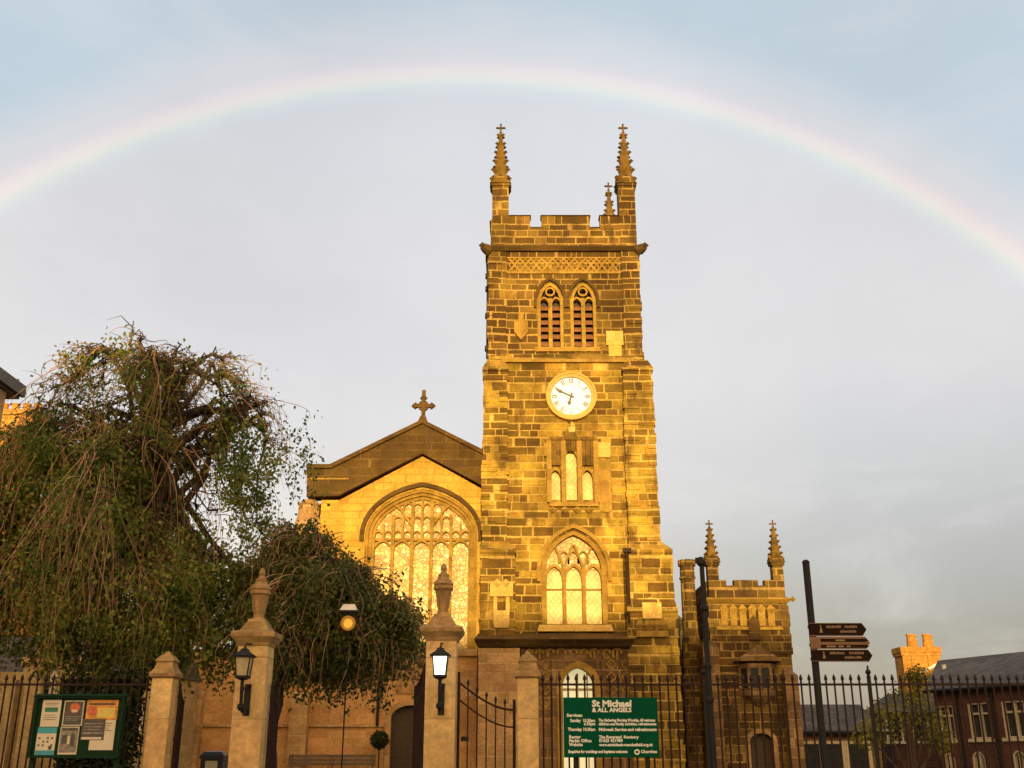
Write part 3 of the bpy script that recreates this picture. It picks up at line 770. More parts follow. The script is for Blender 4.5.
# ---- gabled north aisle front left of the tower
def gable():
    Y = 49.0
    g = lambda px, py: P(px, py, Y)
    zlow = 0
    # the right slope carries on behind the tower, mirrored about the apex
    ax = PX(423, 424, Y)
    def mir(pts): return [(2 * ax - x, z) for x, z in reversed(pts)]
    wl = [(PX(319, 540, Y), zlow), (PX(319, 540, Y), PZ(500, Y)), g(339.5, 500), g(423, 456)]
    wall = [wl[0]] + [(2 * ax - wl[0][0], zlow)] + mir(wl)[0:0] + [(2 * ax - wl[1][0], wl[1][1]), (2 * ax - wl[2][0], wl[2][1]), wl[3], wl[2], wl[1]]
    wx, w = PX(420.5, 560, Y), PX(477, 560, Y) - PX(364, 560, Y)
    zs, z0, rise = PZ(535, Y), PZ(652, Y), PZ(489, Y) - PZ(535, Y)
    hole = arch(wx, w, zs, z0, rise)
    m = MB(); m.slab(wall, Y, Y + .8, [hole]); m.build('gable_wall', 'gable_stone', church)
    # dark weathered parapet
    top = [g(308, 468.5), g(332, 468.5), g(423, 424)]; bot = [g(308, 498), g(339.5, 497), g(423, 455)]
    poly = bot + [(2 * ax - x, z) for x, z in reversed(bot[:-1])] + [(2 * ax - x, z) for x, z in top[:-1]] + list(reversed(top))
    m = MB(); m.slab(poly, Y - .35, Y + .7); m.build('gable_parapet', 'dark_stone', church)
    m = MB(); m.ribbon(top + [(2 * ax - x, z) for x, z in reversed(top[:-1])], .2, Y - .5, Y + .8); m.ribbon([(x, z + .05) for x, z in bot[:]] + [(2 * ax - x, z + .05) for x, z in reversed(bot[:-1])], .16, Y - .44, Y - .3)
    m.build('coping', 'dark_stone', church)
    m = MB(); m.box(PX(308.5, 482, Y), PX(350, 482, Y), Y - .4, Y - .34, PZ(481.5, Y), PZ(480, Y)); m.build('string_course', 'trim_stone', church)
    # apex cross
    cx, zb = ax, PZ(424, Y)
    m = MB(); m.frustum(cx - .3, cx + .3, Y - .3, Y + .3, zb - .1, zb + .4, cx - .12, cx + .12, Y - .12, Y + .12)
    m.box(cx - .09, cx + .09, Y - .09, Y + .09, zb + .35, zb + 1.75); zc = PZ(406, Y)
    m.box(cx - .45, cx + .45, Y - .088, Y + .088, zc - .09, zc + .09)
    ring = [(cx + .23 * math.cos(i * math.pi / 8), zc + .23 * math.sin(i * math.pi / 8)) for i in range(16)]
    m.ribbon(ring, .08, Y - .07, Y + .07, True)
    for dx, dz in ((-.47, 0), (.47, 0), (0, .47)):
        m.octa((cx + dx, Y, zc + dz), .15, .12, .15)
        m.octa((cx + dx * .85 + dz * .22, Y, zc + dz * .85 + dx * .22), .1, .1, .1); m.octa((cx + dx * .85 - dz * .22, Y, zc + dz * .85 - dx * .22), .1, .1, .1)
    m.build('gable_cross', 'dark_stone', church)
    # great window
    m = MB(); wi = w - .75; m.slab(arch(wx, w, zs, z0, rise), Y + .50, Y + .55); gw = m.build('great_window', 'stained_reflect_glass', church)
    m = MB()
    for k, (ww, y0) in enumerate(((w - .02, Y + .06), (w - .32, Y + .2), (w - .6, Y + .34))):
        m.ribbon(arch_line(wx, ww, zs, z0, rise - .15 * k), .26, y0, Y + .5)
    m.build('window_frame', 'trim_stone', gw)
    m = MB(); nl = 5; lw = (w - .7) / nl; yy0, yy1 = Y + .26, Y + .49
    hz = PZ(550, Y)
    mm = MB(); mm.slab([p for p in arch(wx, w - .02, zs + .25, z0, rise - .28) if p[1] >= zs + .249], Y + .475, Y + .495); mm.build('head_glass', 'amber_reflect_glass', gw)
    for i in range(0, nl + 1):
        x = wx - (w - .7) / 2 + i * lw
        f = 1 - abs(x - wx) / (w / 2)
        zt = zs + rise * (1 - (abs(x - wx) / (w / 2)) ** 1.5) - .35
        m.box(x - .08, x + .08, yy0, yy1, z0, zt)
    for i in range(nl):
        c = wx - (w - .7) / 2 + (i + .5) * lw
        m.ribbon(arch_line(c, lw - .06, hz, hz - .1, .5), .10, yy0 + .02, yy1)
        m.box(c - .05, c + .05, yy0 + .03, yy1, hz + .45, zs + rise * (1 - (abs(c - wx) / (w / 2)) ** 1.6) - .4)
        for s in (-1, 1):                       # two small panel lights over each main light, in two tiers
            cc = c + s * lw * .25
            for q, zz in enumerate((hz + .75, hz + 1.45, hz + 2.1)):
                lim = zs + rise * (1 - (abs(cc - wx) / (w / 2)) ** 1.7) - .6
                if zz < lim: m.ribbon(arch_line(cc, lw * .44, zz, zz - .12, .22), .07, yy0 + .05, yy1)
    m.box(wx - w / 2 + .3, wx + w / 2 - .3, yy0 + .04, yy1, hz + .5, hz + .62)
    for s in (-1, 1):
        m.ribbon([(wx + s * lw * .5, hz + 1.2), (wx + s * lw * 1.1, hz + 2.0), (wx + s * lw * 1.75, hz + 2.5)], .13, yy0 - .02, yy1)
    m.build('tracery', 'trim_stone', gw)
    m = MB(); m.ribbon(arch_line(wx, w + .3, zs, zs - .3, rise + .2), .2, Y - .16, Y + .06); m.build('hood_mould', 'dark_stone', gw)
    # octagonal turret-buttress at the left end
    cx, cy = PX(307, 540, Y), Y + .1
    m = MB(); r = .66
    m.lathe([(r * 1.12, 0), (r * 1.12, PZ(575, Y)), (r * 1.0, PZ(570, Y)), (r, PZ(528, Y)), (r * 1.08, PZ(527, Y)), (r * .82, PZ(516, Y)), (r * .8, PZ(506, Y)), (r * .9, PZ(505, Y)), (r * .5, PZ(500, Y))], 8, (cx, cy, 0), math.pi / 8)
    m.build('turret', 'base_stone', church, label='brown octagonal turret at the left corner of the gable')
    # nave body and roofs stretching back
    xl, xr = PX(319, 540, Y), 2 * ax - PX(319, 540, Y)
    zt = PZ(500, Y)
    m = MB(); m.box(xl, xl + .8, Y + .8, Y + 34, 0, zt); m.box(xr + .1, xr + 7.5, Y + 5.5, Y + 34, 0, zt - 2); m.box(xl + .8, xr, Y + 33.2, Y + 34, 0, zt); m.build('nave_wall', 'base_stone', church)
    m = MB(); za = PZ(430, Y)
    prof = [(xl - .3, zt - .1), (ax, za - .2), (xr + .3, zt - .1), (xr + .3, zt - .4), (xl - .3, zt - .4)]
    m.slab(prof, Y + .72, Y + 34.3); m.build('nave_roof', 'slate', church)
    # lower aisle roof glimpsed between the two towers
    Ya = 52.0
    m = MB(); a = P(669, 600, Ya); b = P(700, 634, Ya)
    m.slab([(a[0] - 2, a[1] + 1.5), (a[0] - 2, a[1] - 3), (b[0] + 1.4, b[1] - 3), (b[0] + 1.4, b[1] - 1.3)], Ya, Ya + 24); m.build('aisle_roof', 'slate', church)
    boxo('aisle_wall', 'tower_stone', church, a[0] - 2, PX(700, 660, Ya), Ya + .3, Ya + 24, 0, a[1] - 2.9)
gable()

# ---- low vestry range in front of the gable
def vestry():
    Y = 46.6
    xl, xr = PX(150, 700, Y), PX(478, 700, Y) - .05
    zt = PZ(656, Y)
    dcx = PX(411, 730, Y); dw = 1.75; dzs = PZ(718, Y); dr = PZ(705, Y) - dzs
    m = MB(); m.slab([(xl, 0), (xr, 0), (xr, zt), (xl, zt)], Y, Y + .6, [arch(dcx, dw, dzs, .0 + .1, dr, k=1.0)])
    m.box(xl, xl + .6, Y + .6, 49.0 - .01, 0, zt); m.build('vestry_wall', 'vestry_stone', church)
    m = MB(); m.frustum(xl - .1, xr, Y - .16, Y + .7, zt, zt + .3, xl - .1, xr, Y - .05, Y + .7); m.build('coping', 'base_stone', church)
    boxo('vestry_roof', 'lead', church, xl + .62, xr, Y + .7, 48.98, zt - .2, zt + .1)
    m = MB(); m.box(xl, PX(384, 725, Y), Y - .1, Y + .02, PZ(727, Y), PZ(724.2, Y)); m.build('string_course', 'base_stone', church)
    for px in (191, 298):
        m = MB(); x0, x1 = PX(px - 9, 720, Y - .5), PX(px + 9, 720, Y - .5)
        m.box(x0, x1, Y - .5, Y + .02, 0, PZ(700, Y)); m.frustum(x0, x1, Y - .5, Y + .02, PZ(700, Y), PZ(690, Y), x0, x1, Y - .02, Y + .02); m.build('buttress', 'base_stone', church)
    m = MB(); x = PX(378.5, 700, Y); m.tube([(x, Y - .12, zt), (x, Y - .12, PZ(726, Y))], .07, 6); m.build('drainpipe', 'rusty_iron', church)
    m = MB(); m.slab(arch(dcx, dw + .05, dzs, .1, dr, k=1.0), Y + .3, Y + .36); d = m.build('vestry_door', 'dark_wood', church, label='dark arched wooden door of the low range')
    m = MB(); m.ribbon(arch_line(dcx, dw + .2, dzs, .1, dr + .1, k=1.0), .22, Y - .06, Y + .1); m.build('door_surround', 'base_stone', d)
    for px0, px1, py0, py1 in ((398, 412, 668, 690), (402, 408, 672, 688)):
        pass
    m = MB(); a, b = PX(396, 680, Y), PX(416, 680, Y)
    m.slab([(a, PZ(694, Y)), (b, PZ(694, Y)), (b, PZ(672, Y)), (a, PZ(672, Y))], Y - .05, Y + .01, [[(a + .25, PZ(692, Y)), (b - .25, PZ(692, Y)), (b - .25, PZ(674.5, Y)), (a + .25, PZ(674.5, Y))]]); m.build('panel_frame', 'base_stone', church)
    # window between the gate pier and the tower
    m = MB(); m.slab([P(461, 700, Y), P(476, 700, Y), P(476, 670, Y), P(461, 670, Y)], Y - .03, Y + .02); m.build('stone_panel', 'base_stone', church)
vestry()

# ---- small battlemented chapel tower on the right
def chapel():
    Y = 47.0
    xl, xr = PX(709.5, 620, Y), PX(788.5, 620, Y)
    zs = PZ(603, Y); zt, zg = PZ(580, Y), PZ(585.5, Y)
    D = 5.0
    dx = PX(762, 750, Y); dzs = PZ(742, Y); dr = PZ(733, Y) - dzs; dw = PX(774, 750, Y) - PX(750, 750, Y)
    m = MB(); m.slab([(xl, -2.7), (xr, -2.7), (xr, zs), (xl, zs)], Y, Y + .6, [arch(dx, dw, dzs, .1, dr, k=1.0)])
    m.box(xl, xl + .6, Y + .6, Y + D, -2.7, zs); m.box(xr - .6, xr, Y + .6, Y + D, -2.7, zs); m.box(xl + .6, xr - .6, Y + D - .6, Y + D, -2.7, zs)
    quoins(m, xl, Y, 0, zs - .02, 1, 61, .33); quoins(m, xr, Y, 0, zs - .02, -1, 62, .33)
    m.build('chapel_wall', 'chapel_shade_stone', church)
    m = MB(); m.frustum(xl - .03, xr + .03, Y - .03, Y + D, zs, zs + .14, xl - .2, xr + .2, Y - .2, Y + D + .1); m.frustum(xl - .2, xr + .2, Y - .2, Y + D + .1, zs + .14, zs + .26, xl, xr, Y, Y + D)
    m.octa((xr + .22, Y - .2, zs + .14), .14, .16, .14); m.build('string_course', 'trim_stone', church)
    m = MB(); W_ = xr - xl - .6
    for a, b, top in ((0, .19, zt), (.19, .31, zg), (.31, .68, zt), (.68, .78, zg), (.78, 1, zt)):
        for y0, y1 in ((Y - .02, Y + .35), (Y + D - .35, Y + D)):
            m.box(xl + .3 + W_ * a, xl + .3 + W_ * b, y0, y1, zs + .22, top)
    m.box(xl, xl + .35, Y + .35, Y + D - .35, zs + .22, zt); m.box(xr - .35, xr, Y + .35, Y + D - .35, zs + .22, zt)
    m.build('parapet', 'chapel_shade_stone', church)
    boxo('chapel_roof', 'lead', church, xl + .35, xr - .35, Y + .35, Y + D - .35, zs, zs + .4)
    for px in (713.5, 778.5):
        pinnacle(PX(px, 580, Y), Y + .2, .24, zs + .2, PZ(563, Y), PZ(520.5, Y), .23, 'chapel_shade_stone', 6, .095, .17)
    # stair turret
    cx, cy = PX(692, 600, Y), Y + .9; r = .33
    m = MB(); m.lathe([(r * 1.35, -1), (r * 1.3, PZ(640, Y)), (r * 1.05, PZ(630, Y)), (r, PZ(577, Y)), (r * 1.2, PZ(575.5, Y)), (r * 1.05, PZ(573, Y)), (r * 1.0, PZ(562, Y))], 8, (cx, cy, 0), math.pi / 8)
    for k in range(8):
        a = k * math.pi / 4
        x, y = cx + r * .85 * math.cos(a), cy + r * .85 * math.sin(a); m.box(x - .11, x + .11, y - .11, y + .11, PZ(563, Y), PZ(557, Y))
    m.build('stair_turret', 'chapel_shade_stone', church)
    # carved panels, oriel and door
    m = MB()
    for i in range(6):
        x = xl + .5 + i * (xr - xl - 1) / 6; m.box(x, x + .3, Y - .08, Y + .01, PZ(626, Y), PZ(609, Y)); m.octa((x + .15, Y - .1, PZ(609, Y)), .2, .1, .22)
    m.box(xl + .3, xr - .3, Y - .1, Y + .01, PZ(630, Y), PZ(627, Y)); m.build('niche_band', 'trim_stone', church)
    ox = PX(757.5, 680, Y)
    m = MB(); m.slab([(ox - 1.05, PZ(662, Y)), (ox + 1.05, PZ(662, Y)), (ox, PZ(646, Y))], Y - .62, Y + .01)
    w = .78; zb, zt2 = PZ(696, Y), PZ(664, Y)
    pl = [(ox - w, Y), (ox - w * .6, Y - .55), (ox + w * .6, Y - .55), (ox + w, Y)]
    m.prism(pl, zb, zb + .3); m.prism(pl, zt2 - .2, zt2)
    m.prism([(ox - .15, Y), (ox - .1, Y - .1), (ox + .1, Y - .1), (ox + .15, Y)], PZ(706, Y), zb, pl)
    for (x, y) in pl[1:3] + [(ox, Y - .55)]: m.box(x - .07, x + .07, y - .01, y + .12, zb + .3, zt2 - .2)
    for s in (-1, 1): m.box(ox + s * w - .07, ox + s * w + .07, Y - .14, Y, zb + .3, zt2 - .2)
    o = m.build('oriel_window', 'porch_stone', church)
    m = MB(); pg = [(ox - w + .06, Y), (ox - w * .6 + .03, Y - .48), (ox + w * .6 - .03, Y - .48), (ox + w - .06, Y)]; m.prism(pg, zb + .3, zt2 - .2); m.build('pane', 'dark_glass', o)
    m = MB(); m.box(ox - .25, ox + .25, Y - .18, Y + .01, PZ(640, Y), PZ(624, Y)); m.octa((ox, Y - .2, PZ(622, Y)), .25, .14, .3); m.build('statue_niche', 'dark_stone', church)
    m = MB(); m.slab(arch(dx, dw + .04, dzs, .1, dr, k=1.0), Y + .25, Y + .3); d = m.build('chapel_door', 'dark_wood', church, label='dark arched door in the small tower')
    m = MB(); m.ribbon(arch_line(dx, dw + .16, dzs, .1, dr + .08, k=1.0), .18, Y - .08, Y + .1); m.build('door_surround', 'base_stone', d)
    for px0, px1, pt in ((706, 722, 640), (786, 800, 668)):
        m = MB(); x0, x1 = PX(px0, 700, Y - .5), PX(px1, 700, Y - .5)
        m.box(x0, x1, Y - .5, Y + 1, -2.7, PZ(pt + 8, Y)); m.frustum(x0, x1, Y - .5, Y + 1, PZ(pt + 8, Y), PZ(pt, Y), x0 + .15, x1 - .25, Y - .02, Y + 1); m.build('buttress', 'porch_stone', church)
    # south aisle wall joining turret and great tower
    boxo('aisle_wall', 'chapel_shade_stone', church, PX(680, 690, 48.5), PX(712, 690, 48.5), 48.5, 49.1, 0, PZ(650, 48.5))
chapel()

# ------------------------------------------------------------ gate piers, railings, gates, lamps
GY = 17.0
def bev(o, w=.012):
    md = o.modifiers.new('bevel', 'BEVEL'); md.width = w; md.segments = 2; md.limit_method = 'ANGLE'; md.angle_limit = R(40)
    return o
def solidify_weld(o):
    bm = bmesh.new(); bm.from_mesh(o.data); bmesh.ops.remove_doubles(bm, verts=bm.verts, dist=1e-5); bm.to_mesh(o.data); bm.free(); return o

def big_pier(px, dz, label):
    x = PX(px, 700, GY); w = .24; y = GY + w
    p = thing('gate_pier', label, 'gate pier', (x, y, 0), 'stone piers of the church gates')
    Z = lambda py: PZ(py, GY) + dz
    m = MB(); m.box(x - w - .06, x + w + .06, y - w - .06, y + w + .06, .0, .55); m.frustum(x - w - .06, x + w + .06, y - w - .06, y + w + .06, .55, .62, x - w, x + w, y - w, y + w); m.box(x - w, x + w, y - w, y + w, .62, Z(641))
    bev(solidify_weld(m.build('shaft', 'pier_stone', p)))
    m = MB()
    m.lathe([(w + .01, Z(642)), (w + .03, Z(638.5)), (w + .09, Z(634)), (w + .105, Z(633)), (w + .105, Z(629)), (w + .08, Z(627.5)), (w * .98, Z(626)), (w * .62, Z(617)), (w * .55, Z(614))], 4, (x, y, 0), math.pi / 4, True)
    bev(solidify_weld(m.build('capital', 'cap_stone', p)), .008)
    m = MB(); k = .0200
    m.lathe([(5.5 * k, Z(615)), (4.6 * k, Z(612)), (4.2 * k, Z(609)), (5.2 * k, Z(606)), (5.6 * k, Z(603)), (6.2 * k, Z(596)), (7.2 * k, Z(590)), (8.6 * k, Z(588.5)), (8.6 * k, Z(586)), (7.6 * k, Z(585)),
             (8.6 * k, Z(583.5)), (8.2 * k, Z(581.5)), (5.6 * k, Z(578.5)), (4.6 * k, Z(576)), (5.0 * k, Z(574.5)), (3.0 * k, Z(572)), (2.2 * k, Z(570)), (2.9 * k, Z(567.5)), (2.2 * k, Z(564.5)), (.8 * k, Z(562))], 8, (x, y, 0), math.pi / 8)
    m.build('urn', 'cap_stone', p)
    return x, y, w
def small_pier(px, dz, label):
    x = PX(px, 710, GY); w = .165; y = GY + w
    p = thing('gate_pier', label, 'gate pier', (x, y, 0), 'stone piers of the church gates')
    Z = lambda py: PZ(py, GY) + dz
    m = MB(); m.box(x - w, x + w, y - w, y + w, 0, Z(678)); bev(solidify_weld(m.build('shaft', 'pier_stone', p)))
    m = MB()
    m.lathe([(w + .005, Z(678)), (w + .04, Z(676.5)), (w + .045, Z(673)), (w + .02, Z(671)), (w * .92, Z(668)), (w * .84, Z(664.5)), (w * .80, Z(662)), (w * .92, Z(661)), (w * .90, Z(659.5)), (w * .55, Z(655)), (w * .30, Z(653.5)), (w * .25, Z(652)), (.02, Z(650.5))], 4, (x, y, 0), math.pi / 4, True)
    bev(solidify_weld(m.build('capital', 'cap_stone', p)), .006)
    return x, y, w
LPX, LPY, BW = big_pier(248.5, -.06, 'tall stone gate pier with urn finial and the unlit lantern')
RPX, RPY, _ = big_pier(440, .02, 'tall stone gate pier with urn finial and the glowing lantern')
SLX, SLY, SW = small_pier(159, 0, 'short stone gate pier with domed cap beside the notice board')
SRX, SRY, _ = small_pier(528, 0, 'short stone gate pier with domed cap beside the green church sign')

def lantern(x, y, glass, label, dz=0):
    yl = y - .40
    Z = lambda py: PZ(py, GY - .4) + dz
    l = thing('wall_lantern', label, 'lantern', (x, y, Z(712)), 'lanterns on the gate piers')
    m = MB()
    m.tube([(x, y - .02, Z(708)), (x, y - .12, Z(712)), (x, y - .26, Z(710)), (x, yl + .02, Z(702)), (x, yl, Z(690)), (x, yl, Z(679))], .028, 8)
    m.lathe([(.02, -.06), (.055, -.02), (.055, .03), (.02, .06)], 10, (x, yl + .02, Z(706)))
    m.tube([(x, y - .02, Z(684)), (x, y - .2, Z(686)), (x, yl, Z(691))], .018, 6)
    m.box(x - .05, x + .05, y - .025, y, Z(714), Z(682))
    m.build('bracket', 'iron', l)
    m = MB(); m.tube([(x, yl, Z(651)), (x, yl + .05, Z(643)), (x, y - .02, Z(641))], .014, 6); m.build('stay', 'iron', l)
    m = MB(); a, b = .085, .115; z0, z1 = Z(676), Z(656)
    m.lathe([(a * .5, z0 - .05), (a + .015, z0 - .02), (a + .015, z0 + .015)], 4, (x, yl, 0), math.pi / 4, True)
    for sx in (-1, 1):
        for sy in (-1, 1): m.tube([(x + sx * a, yl + sy * a, z0), (x + sx * b, yl + sy * b, z1)], .012, 4)
    m.lathe([(b + .035, z1 - .01), (b + .04, z1 + .015), (.06, z1 + .085), (.055, z1 + .11), (.02, z1 + .13), (.006, z1 + .17)], 4, (x, yl, 0), math.pi / 4, True)
    m.build('lantern_frame', 'iron', l)
    m = MB(); m.lathe([(a - .006, z0 + .01), (b - .006, z1 - .012)], 4, (x, yl, 0), math.pi / 4, True); m.build('lantern_glass', glass, l)
lantern(LPX - .02, GY, 'lamp_off', 'unlit black iron lantern on the left tall gate pier', -.01)
lantern(RPX + .02, GY, 'lamp_lit', 'glowing black iron lantern on the right tall gate pier')

# railings -------------------------------------------------
def bar_mesh(h, name='bar', r=.0145):
    m = MB(); m.tube([(0, 0, .28), (0, 0, h - .13)], r, 6)
    m.lathe([(.008, h - .14), (.022, h - .125), (.012, h - .11), (.031, h - .075), (.018, h - .03), (.002, h)], 6, (0, 0, 0))
    return m
def railing(x0, x1, spacing, y, label, posts, mat='rusty_iron', ztop=None):
    ztop = ztop or PZ(674, y)
    f = thing('iron_railing', label, 'railing', ((x0 + x1) / 2, y, 0), 'iron railings along the churchyard')
    zr = PZ(684.5, y)
    for z in (zr, .55):
        boxo('rail', mat, f, x0, x1, y - .012, y + .012, z - .017, z + .017)
    m = MB(); m.box(x0, x1, y - .15, y + .15, 0, .3); m.frustum(x0, x1, y - .17, y + .17, .3, .42, x0, x1, y - .10, y + .10); m.build('kerb_wall', 'base_stone', f)
    n = int((x1 - x0) / spacing); first = None
    for i in range(n + 1):
        x = x0 + (i + .5) * spacing
        if x > x1 - .03 or min([abs(x - p) for p in posts] + [9]) < spacing * .45: continue
        if first is None:
            first = bar_mesh(ztop).build('bar', mat); o = first
        else:
            o = first.copy(); COL.objects.link(o)
        o.parent = f; o.location = (x - f.location.x, 0, 0)
    for xp in posts:
        m = MB(); m.box(xp - .025, xp + .025, y - .025, y + .025, .2, ztop - .05)
        m.lathe([(.02, ztop - .06), (.04, ztop - .04), (.02, ztop - .02), (.048, ztop + .03), (.03, ztop + .065), (.012, ztop + .08), (.02, ztop + .105), (.003, ztop + .14)], 10, (xp, y, 0))
        m.tube([(xp, y + .02, 1.2), (xp, y + .45, .35)], .014, 5)
        m.build('post', 'iron', f)
    return f
railing(SRX + SW + .01, PX(1045, 690, GY + .1), .1318, GY + .1, 'long spearheaded black iron railing right of the gates', [PX(705, 690, GY + .1), PX(870, 690, GY + .1)])
railing(-10.2, SLX - SW - .01, .125, GY + .1, 'spearheaded iron railing behind the notice board under the weeping tree', [PX(-6, 690, GY + .1)])

def gate(hx, hy, ang, length, label, sweep, zt0, cat='gate', bars=12):
    """leaf hinged at (hx,hy), swinging along ang (radians, 0 = +X); top sweeps from zt0 down by sweep"""
    g = thing('iron_gate', label, cat, (hx, hy, 0), 'iron gates between the piers')
    dx, dy = math.cos(ang), math.sin(ang)
    def top(u): return zt0 - sweep * math.sin(u * math.pi / 2)
    m = MB()
    for u in (0, 1): m.box(-.02, .02, -.02, .02, .1, top(u) - .08) if False else m.tube([(hx + dx * length * u, hy + dy * length * u, .1), (hx + dx * length * u, hy + dy * length * u, top(u))], .024, 6)
    pts = [(hx + dx * length * u / 10, hy + dy * length * u / 10, top(u / 10) - .16) for u in range(11)]
    m.tube(pts, .018, 5); m.tube([(p[0], p[1], p[2] - .26) for p in pts], .014, 5)
    for z in (.2, 1.0): m.tube([(hx, hy, z), (hx + dx * length, hy + dy * length, z)], .018, 5)
    m.build('gate_frame', 'rusty_iron', g)
    for i in range(1, bars):
        u = i / bars; x, y = hx + dx * length * u, hy + dy * length * u
        m = MB(); h = top(u); m.tube([(x, y, .2), (x, y, h - .1)], .011, 6)
        m.lathe([(.008, h - .12), (.02, h - .10), (.012, h - .09), (.028, h - .06), (.002, h)], 6, (x, y, 0))
        m.build('bar', 'rusty_iron', g)
    m = MB(); x, y = hx + dx * length * .12, hy + dy * length * .12
    m.tube([(x - dx * .06, y - dy * .06, 1.78), (x + dx * .06, y + dy * .06, 1.78)], .05, 4); m.build('lock_box', 'iron', g)
    return g
gate(RPX + BW + .04, GY + .25, 0.0, SRX - SW - .05 - (RPX + BW + .04), 'closed iron side gate with sweeping top between the lit pier and short pier', .42, PZ(672, GY + .25), bars=6)
gate(RPX - BW - .04, GY + .3, R(100), 1.6, 'open main gate leaf folded inward against the lit gate pier', .25, PZ(664, GY + .3), bars=12)
gate(LPX + BW + .05, GY + .3, R(98), 1.6, 'open main gate leaf folded inward beside the unlit gate pier', .25, PZ(684, GY + .3), bars=12)
gate(SLX + SW + .04, GY + .3, R(103), 1.05, 'open side gate leaf folded inward beside the short pier near the notice board', .2, PZ(684, GY + .3), bars=9)

# ------------------------------------------------------------ signs
def text_mesh(m, s, x, y, z, size, align='LEFT', bold=0.0, squeeze=1.0, width=None):
    cu = bpy.data.curves.new('tmp', 'FONT'); cu.body = s; cu.size = size; cu.align_x = align; cu.offset = bold; cu.resolution_u = 2
    ob = bpy.data.objects.new('tmp', cu); COL.objects.link(ob)
    bpy.context.view_layer.update()
    me = bpy.data.meshes.new_from_object(ob.evaluated_get(bpy.context.evaluated_depsgraph_get()))
    xs = [v.co.x for v in me.vertices]
    if width and xs: squeeze = width / (max(xs) - min(xs))
    for p in me.polygons:
        m.face([(x + me.vertices[i].co.x * squeeze, y, z + me.vertices[i].co.y) for i in p.vertices])
    bpy.data.objects.remove(ob); bpy.data.curves.remove(cu); bpy.data.meshes.remove(me)

def church_sign():
    Y = GY - .02
    x0, x1 = PX(563.5, 725, Y), PX(658, 725, Y); z0, z1 = PZ(757.5, Y), PZ(697.5, Y)
    s = thing('church_sign', 'green church notice sign with white lettering fixed to the railing', 'sign', ((x0 + x1) / 2, Y, 0))
    m = MB(); m.box(x0, x1, Y - .03, Y, z0, z1); bev(solidify_weld(m.build('board', 'sign_green', s)), .008)
    for fx in (.12, .88):
        m = MB(); xx = x0 + (x1 - x0) * fx; m.box(xx - .03, xx + .03, Y, Y + .06, .0, z1 - .05); m.build('post', 'iron', s)
    yl = Y - .034; W_ = x1 - x0; H = z1 - z0
    X = lambda f: x0 + W_ * f
    Z = lambda f: z1 - H * f
    m = MB()
    # fractions measured on the sign: x 0..1 across, y 0..1 down
    text_mesh(m, 'St Michael', X(.305), yl, Z(.155), .135, 'LEFT', .006, width=W_ * .42)
    text_mesh(m, '& ALL ANGELS', X(.305), yl, Z(.245), .088, 'LEFT', .004, width=W_ * .42)
    T = lambda t, a, b, sz, w: text_mesh(m, t, X(a), yl, Z(b), sz, 'LEFT', .0028, width=W_ * w)
    T('Services', .035, .325, .064, .165)
    T('Sunday  10.30am', .07, .412, .064, .265)
    T('6.30pm', .215, .468, .064, .12)
    T('The Gathering Morning Worship, All welcome', .37, .405, .058, .60)
    T('children and family activities, refreshments', .37, .468, .058, .61)
    T('Thursday 10.30am', .045, .56, .064, .29)
    T('Midweek Service and refreshments', .37, .562, .064, .61)
    T('Rector', .055, .685, .064, .125)
    T('Parish Office', .055, .748, .064, .235)
    T('Website', .055, .812, .064, .145)
    T('The Reverend', .37, .685, .060, .24); T('Rectory', .63, .685, .060, .16)
    T('01625 421984', .37, .745, .064, .25)
    T('www.stmichaels-macclesfield.org.uk', .37, .812, .058, .57)
    T('Enquiries for weddings and baptisms welcome', .045, .925, .060, .62)
    T('Churches', .805, .925, .060, .17)
    cx, cz = X(.765), Z(.91)
    m.ribbon([(cx + .032 * math.cos(k * math.pi / 6), cz + .032 * math.sin(k * math.pi / 6)) for k in range(12)], .022, yl, yl + .003, True)
    m.build('lettering', 'lettering_white', s)
church_sign()

